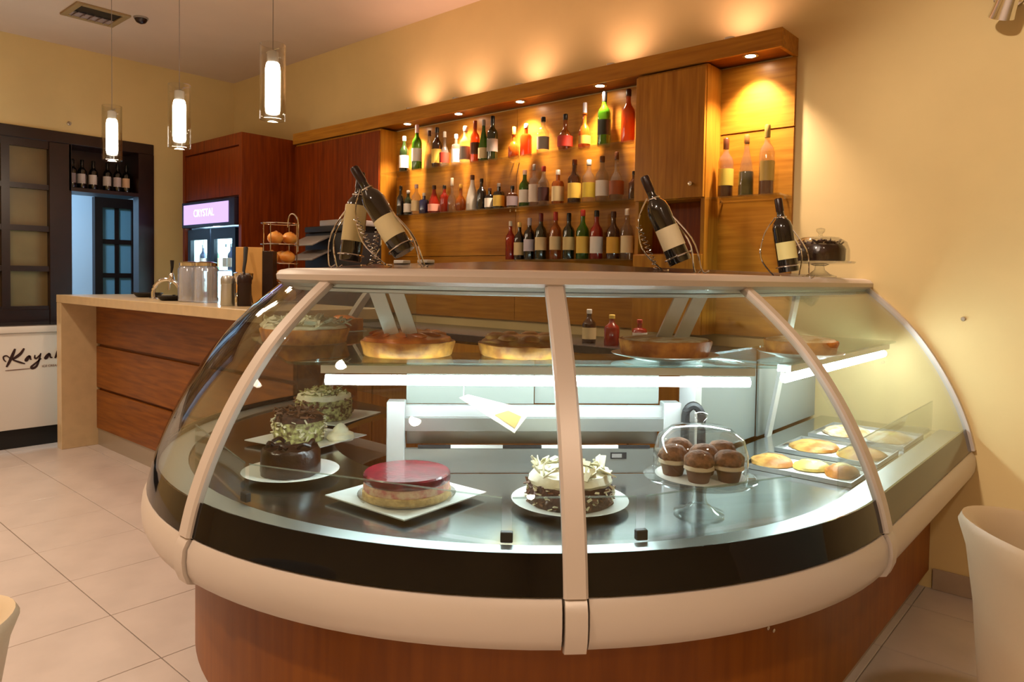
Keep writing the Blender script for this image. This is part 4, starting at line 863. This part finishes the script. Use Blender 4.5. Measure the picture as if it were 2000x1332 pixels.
# ================================================================== WINE BOTTLES IN WIRE HOLDERS ON THE CASE
FH = Vector((math.sin(R(YAW)), math.cos(R(YAW)), 0)); RH = Vector((math.cos(R(YAW)), -math.sin(R(YAW)), 0))
def topz(x, y):
    r_ = math.hypot(x-CX, y-CY) if y < CY else x-CX
    return TZ(min(r_, .829))+.0005
def leaning(x, y, deg, toward, lab, label, hlabel, lift=.012, L=.30, lz=None, coil=True):
    z = topz(x, y)
    M1 = Matrix.Rotation(R(deg), 4, FH)              # leans across the line of sight
    M1 = M1 @ Matrix.Rotation(R(toward), 4, RH)
    s = abs(math.sin(R(deg)))*.038
    X = Matrix.Translation((0, 0, lift+s)) @ M1
    bottle(x, y, z, L, .035, BLACK, lab, (36, 14, 12), label, 'wine', 'wine bottles on the display case', lz or (.17, .40), 'wine_bottle', mtx=X)
    h = thing('wire_bottle_holder', (x, y, z), hlabel, 'bottle holder', 'wire bottle holders')
    c = M['chrome']; rr = .0026
    def P(a, b, cc): return X @ Vector((a, b, cc))
    ax = (M1 @ Vector((0, 0, 1)))
    # cradle ring under the base, collar at the neck, two feet and a coil tail
    ring = [P(.041*math.cos(R(20*k)), .041*math.sin(R(20*k)), .02) for k in range(19)]
    local(h, 'base_ring', MB().tube(ring, rr, 6), c)
    neck = [P(.018*math.cos(R(30*k)), .018*math.sin(R(30*k)), L*.74) for k in range(13)]
    local(h, 'neck_ring', MB().tube(neck, rr, 6), c)
    sd = -1 if deg < 0 else 1
    nk = P(0, 0, L*.74)
    for q in (-1, 1):
        foot = Vector((0, 0, .003))+RH*(-sd*.055)+FH*(q*.045); kn = nk*.45+foot*.55+RH*(-sd*.035)
        local(h, 'leg', MB().tube(catmull([tuple(foot+RH*.02), tuple(foot), tuple(kn), tuple(nk+FH*q*.018)], 5), rr, 6), c)
    f2 = Vector((0, 0, .003))+RH*(sd*.045)
    local(h, 'spine', MB().tube(catmull([tuple(nk+RH*sd*.02), tuple(nk*.7+f2*.3+RH*sd*.055), tuple(nk*.3+f2*.7+RH*sd*.06), tuple(f2+RH*sd*.01)], 5), rr, 6), c)
    local(h, 'front_bar', MB().tube([f2+FH*(-.04), f2+FH*.04], rr, 6), c)
    if coil:
        pts = []
        b0, b1 = nk*.62+f2*.38+RH*sd*.06, f2+RH*sd*.025
        for k in range(85):
            t_ = k/84; a = t_*11*6.283; p = b0.lerp(b1, t_); pts.append(p+RH*.008*math.cos(a)+FH*.008*math.sin(a))
        local(h, 'coil_tail', MB().tube(pts, .0014, 5), c)
leaning(-1.925, -1.985, 6, -4, (206, 190, 140), 'upright dark wine bottle with a tall cream label on the case top', 'wire holder around the upright cream labelled wine bottle', L=.29, lz=(.22, .62), coil=True)
leaning(-1.655, -1.985, -32, -5, (232, 222, 180), 'steeply leaning wine bottle with a cream label in a coiled holder before the bottle shelves', 'coiled wire holder of the steeply leaning wine bottle', .02, .30)
leaning(-1.06, -1.405, -23, -5, (226, 214, 180), 'leaning wine bottle with a cream label before the plain wall cabinet', 'wire holder of the leaning wine bottle before the plain wall cabinet', L=.285)
leaning(-.955, -.80, -9, -3, (226, 216, 150), 'slightly tilted wine bottle with a pale label beside the domed chocolate cake', 'wire holder of the wine bottle beside the domed chocolate cake', coil=False, L=.265)
z = topz(-.975, -.42)
cake_stand(-.975, -.42, z-.012+.012, .058, .125, 'glass cake stand with chocolate cake on the case top beside the wall', .105)
t = thing('chocolate_cake', (-.975, -.42, z+.064), 'rough dark chocolate cake under a glass dome on the case top', 'cake')
local(t, 'sponge', MB().lathe([(.09, 0), (.094, .006), (.093, .05), (.088, .062), (.05, .07), (.003, .072)], n=30, jit=.03, rnd=rn), choc)
chips(t, 'chocolate_curls', -.975, -.42, z+.064+.07, .08, 60, choc, .03, .010, .014)
# small white cards lying on the case top
for x, y, lb in ((-1.78, -1.89, 'small white card lying between the two wine bottles'), (-1.70, -1.86, 'larger white card under the leaning wine bottle')):
    zz = topz(x, y); t = thing('paper_card', (x, y, zz), lb, 'card'); local(t, 'card', bx(-.024, .024, -.016, .016, 0.0008, .012), M['whitep'], bevel=.002, bseg=1)
# ================================================================== THINGS ON THE BAR COUNTER
ZC = 1.0945; M['jar'] = glass('backlit_jar_glass', (.93, .94, .96), .08, body=.28, bodycol=(.72, .75, .84), power=3)  # bluish white body colour paints the backlight into the clear jar glass
def dish(x, y, r, lb):
    t = thing('ashtray', (x, y, ZC), lb, 'ashtray'); local(t, 'bowl', MB().lathe([(r*.6, 0), (r*.75, .004), (r, .028), (r*.97, .030), (r*.7, .010), (.003, .008)], n=28), M['blackp'])
    for k in range(3): a = R(120*k+20); local(t, 'rest', bx(-.012, .012, -.006, .006, .024, .033).xf(Matrix.Translation((r*.95*math.cos(a), r*.95*math.sin(a), 0)) @ Matrix.Rotation(a, 4, 'Z')), M['blackp'])
dish(-4.38, -1.50, .075, 'black round ashtray beside the glass jars on the bar counter'); dish(-5.05, -1.36, .095, 'black round ashtray beside the beer tap on the bar counter')
t = thing('beer_tap', (-4.62, -1.42, ZC), 'chrome arched beer tap with a black lever on the bar counter', 'beer tap')
ar = [Vector((0, 0, 0))+RH*(-.085*math.cos(R(180*k/14)))+Vector((0, 0, .04+.085*math.sin(R(180*k/14)))) for k in range(15)]
local(t, 'arch', MB().tube([ar[0]-Vector((0, 0, .04))]+ar+[ar[-1]-Vector((0, 0, .04))], .012, 10), M['chrome'])
for s_ in (-1, 1): local(t, 'foot', MB().lathe([(.024, 0), (.024, .005), (.014, .010)], (RH.x*s_*.085, RH.y*s_*.085), 18), M['chrome'])
local(t, 'tap_body', MB().lathe([(.016, .122), (.018, .130), (.012, .16), (.008, .165)], (RH.x*.03, RH.y*.03), 16), M['chrome'])
local(t, 'spout', MB().tube([RH*.03+Vector((0, 0, .115)), RH*.03-FH*.03+Vector((0, 0, .10)), RH*.03-FH*.035+Vector((0, 0, .06))], .007, 8), M['chrome'])
local(t, 'lever', MB().tube([RH*.03+Vector((0, 0, .165)), RH*.035+Vector((0, 0, .20)), RH*.035+Vector((0, 0, .245))], [.005, .009, .012], 10), M['blackp'])
for k, (x, y, lb) in enumerate(((-4.17, -1.475, 'clear glass storage jar beside the black ashtray on the bar counter'), (-4.02, -1.455, 'clear glass storage jar beside the pepper mill on the bar counter'))):
    t = thing('storage_jar', (x, y, ZC), lb, 'jar', 'glass jars on the bar counter')
    local(t, 'jar', MB().lathe([(.060, 0), (.067, .005), (.067, .19), (.055, .205), (.052, .205), (.062, .188), (.062, .008)], n=28, cap=False), M['jar'])
    local(t, 'lid', MB().lathe([(.056, .205), (.060, .208), (.060, .225), (.04, .232), (.012, .234)], n=24), M['chrome'])
    for q in range(4):
        a = R(90*q+10*k); local(t, 'straw_stack', MB().tube([(.03*math.cos(a), .03*math.sin(a), .01), (.036*math.cos(a), .036*math.sin(a), .185)], .011, 8), M['clear'])
for x, y, h, lb, mt in ((-3.56, -1.56, .155, 'brushed steel sugar shaker beside the pepper mill on the bar counter', M['steel_soft']), (-3.50, -1.50, .16, 'dark brown pepper mill behind the steel sugar shaker', M['dark_wood'])):
    t = thing('shaker', (x, y, ZC), lb, 'shaker')
    local(t, 'body', MB().lathe([(.034, 0), (.036, .004), (.034, h*.7), (.036, h*.74)], n=24), mt); local(t, 'cap', MB().lathe([(.036, h*.74), (.036, h*.9), (.028, h), (.004, h+.004)], n=24), mt)
t = thing('coffee_grinder', (-3.66, -1.42, ZC), 'small chrome and black table grinder with a tall handle on the bar counter', 'grinder')
local(t, 'base', MB().lathe([(.05, 0), (.052, .006), (.045, .05), (.03, .07), (.03, .10)], n=24), M['chrome']); local(t, 'bowl', MB().lathe([(.028, .10), (.05, .14), (.052, .17), (.02, .18)], n=22), M['chrome']); local(t, 'handle', MB().tube([(0, 0, .175), (-.02, .02, .24), (-.05, .04, .31)], [.008, .010, .013], 8), M['blackp'])
t = thing('menu_box', (-3.74, -1.34, ZC), 'upright pale wooden menu box standing beside the bread stand', 'box')
local(t, 'front', bx(-.075, .075, -.012, 0, 0, .315).xf(Matrix.Rotation(R(38), 4, 'Z')), princ('pale_wood', srgb(222, 170, 96), .5, var=.1, scale=10), bevel=.002, bseg=1)
local(t, 'side', bx(.075, .135, -.012, .05, 0, .295).xf(Matrix.Rotation(R(38), 4, 'Z')), M['dark_wood'], bevel=.002, bseg=1)
for q in range(3): local(t, 'leaflet', bx(-.07+.003*q, .06, .004+.008*q, .009+.008*q, 0, .285+.004*q).xf(Matrix.Rotation(R(38), 4, 'Z')), M['paper'])
# wire stand of oranges and buns
bs = thing('wire_fruit_stand', (-3.78, -1.13, ZC), 'tall round wire stand stacked with golden buns', 'stand')
rg = lambda r_, zz: [Vector((r_*math.cos(R(15*k)), r_*math.sin(R(15*k)), zz)) for k in range(25)]
for zz in (.01, .12, .23, .34, .46): local(bs, 'ring', MB().tube(rg(.105, zz), .003, 6), M['chrome'])
for k in range(4): a = R(90*k+30); local(bs, 'upright', MB().tube([(.105*math.cos(a), .105*math.sin(a), .01), (.105*math.cos(a), .105*math.sin(a), .46)], .003, 6), M['chrome'])
hp = [RH*.105+Vector((0, 0, .30)), RH*.105+Vector((0, 0, .45)), RH*.095+Vector((0, 0, .50)), RH*.07+Vector((0, 0, .52)), RH*.05+Vector((0, 0, .50)), RH*.045+Vector((0, 0, .44))]
local(bs, 'handle', MB().tube(catmull([tuple(v) for v in hp], 4), .004, 8), M['chrome'])
for zz in (.006, .116, .226, .336): local(bs, 'tray', MB().lathe([(.10, zz), (.10, zz+.003), (.003, zz+.003)], n=24), M['clear'])
bun = princ('golden_bun', srgb(240, 176, 84), .45, scale=14, c2=srgb(220, 130, 40), bump=.2, bscale=60, coat=.2)
names = ['bottom', 'second', 'third', 'top']
for lv, zz in enumerate((.011, .121, .231, .341)):
    for k in range(3):
        a = R(120*k+40*lv-60); x, y = bs.location.x+.053*math.cos(a), bs.location.y+.053*math.sin(a)
        t = thing('bun', (x, y, ZC+zz), 'golden bun on the %s tier of the wire stand, %s' % (names[lv], ['beside the menu box', 'beside the display case', 'toward the back bar'][k]), 'bun', 'buns on the wire stand')
        local(t, 'crust', MB().blob((0, 0, .036), .046, .044, .036, rn, .03, 14, 9), bun); local(t, 'split', MB().tube(catmull([(-.03, 0, .062), (0, .004, .073), (.03, 0, .062)], 4), .004, 6), crust)
# coffee machine on the back counter
cm = thing('coffee_machine', (-4.28, -.36, .9405), 'black and grey coffee machine with sloping trays on the back counter', 'coffee machine')
local(cm, 'body', bx(-.26, .26, -.12, .16, 0, .62), M['blackp'], bevel=.008); local(cm, 'top_lid', bx(-.05, .27, -.14, .17, .66, .70), M['greyp'], bevel=.006); local(cm, 'head', bx(-.22, .26, -.15, .1, .62, .66), M['blackp'], bevel=.006)
for zz in (.46, .56): local(cm, 'tray', bx(-.24, .06, -.09, .09, -.006, .006).xf(Matrix.Translation((0, -.19, zz)) @ Matrix.Rotation(R(24), 4, 'X')), M['greyp'], bevel=.003, bseg=1)
local(cm, 'drip_tray', bx(-.25, .25, -.22, -.12, .0, .05), M['greyp'], bevel=.004)
# ================================================================== TUB CHAIRS
def tub(x, y, rot, label, h=.77):
    t = thing('tub_chair', (x, y, 0), label, 'chair', 'cream tub chairs')
    n = 40; prof_n = 12; vs_, fs = [], []
    ring = [(.0, .30)]
    def rimz(a): return h-.10*(.5-.5*math.cos(a))           # lower toward the open front
    secs = []
    for k in range(n+1):
        a = -math.pi*.78+2*math.pi*.78*k/n; hz = rimz(a); sec = []
        for (dr, fz) in ((.19, .08), (.215, .25), (.235, .50), (.250, .75), (.268, .92), (.283, .985), (.276, 1.005), (.255, .99), (.240, .93), (.222, .75), (.21, .55), (.20, .36), (.17, .34)):
            sec.append((dr*math.cos(a+rot), dr*math.sin(a+rot), fz*hz))
        secs.append(sec)
    m_ = len(secs[0]); vs_ = [p for s_ in secs for p in s_]
    fs = [(j*m_+k, (j+1)*m_+k, (j+1)*m_+(k+1) % m_, j*m_+(k+1) % m_) for j in range(n) for k in range(m_)]+[tuple(range(m_)), tuple(range((n+1)*m_-1, n*m_-1, -1))]
    local(t, 'backrest', MB().add(vs_, fs), M['leather'], smooth=60)
    local(t, 'seat', MB().lathe([(.19, .30), (.205, .32), (.205, .40), (.19, .425), (.003, .43)], n=36), M['leather'])
    for k in range(4): a = rot+R(45+90*k); local(t, 'leg', MB().tube([(.15*math.cos(a), .15*math.sin(a), 0), (.15*math.cos(a), .15*math.sin(a), .30)], [.014, .02], 10), M['dark_wood'])
tub(-.01, -1.52, R(215), 'cream leather tub chair beside the cream wall and the case wing')
tub(-1.675, -3.25, R(30), 'cream leather tub chair on the open tiled floor away from the case', .63)
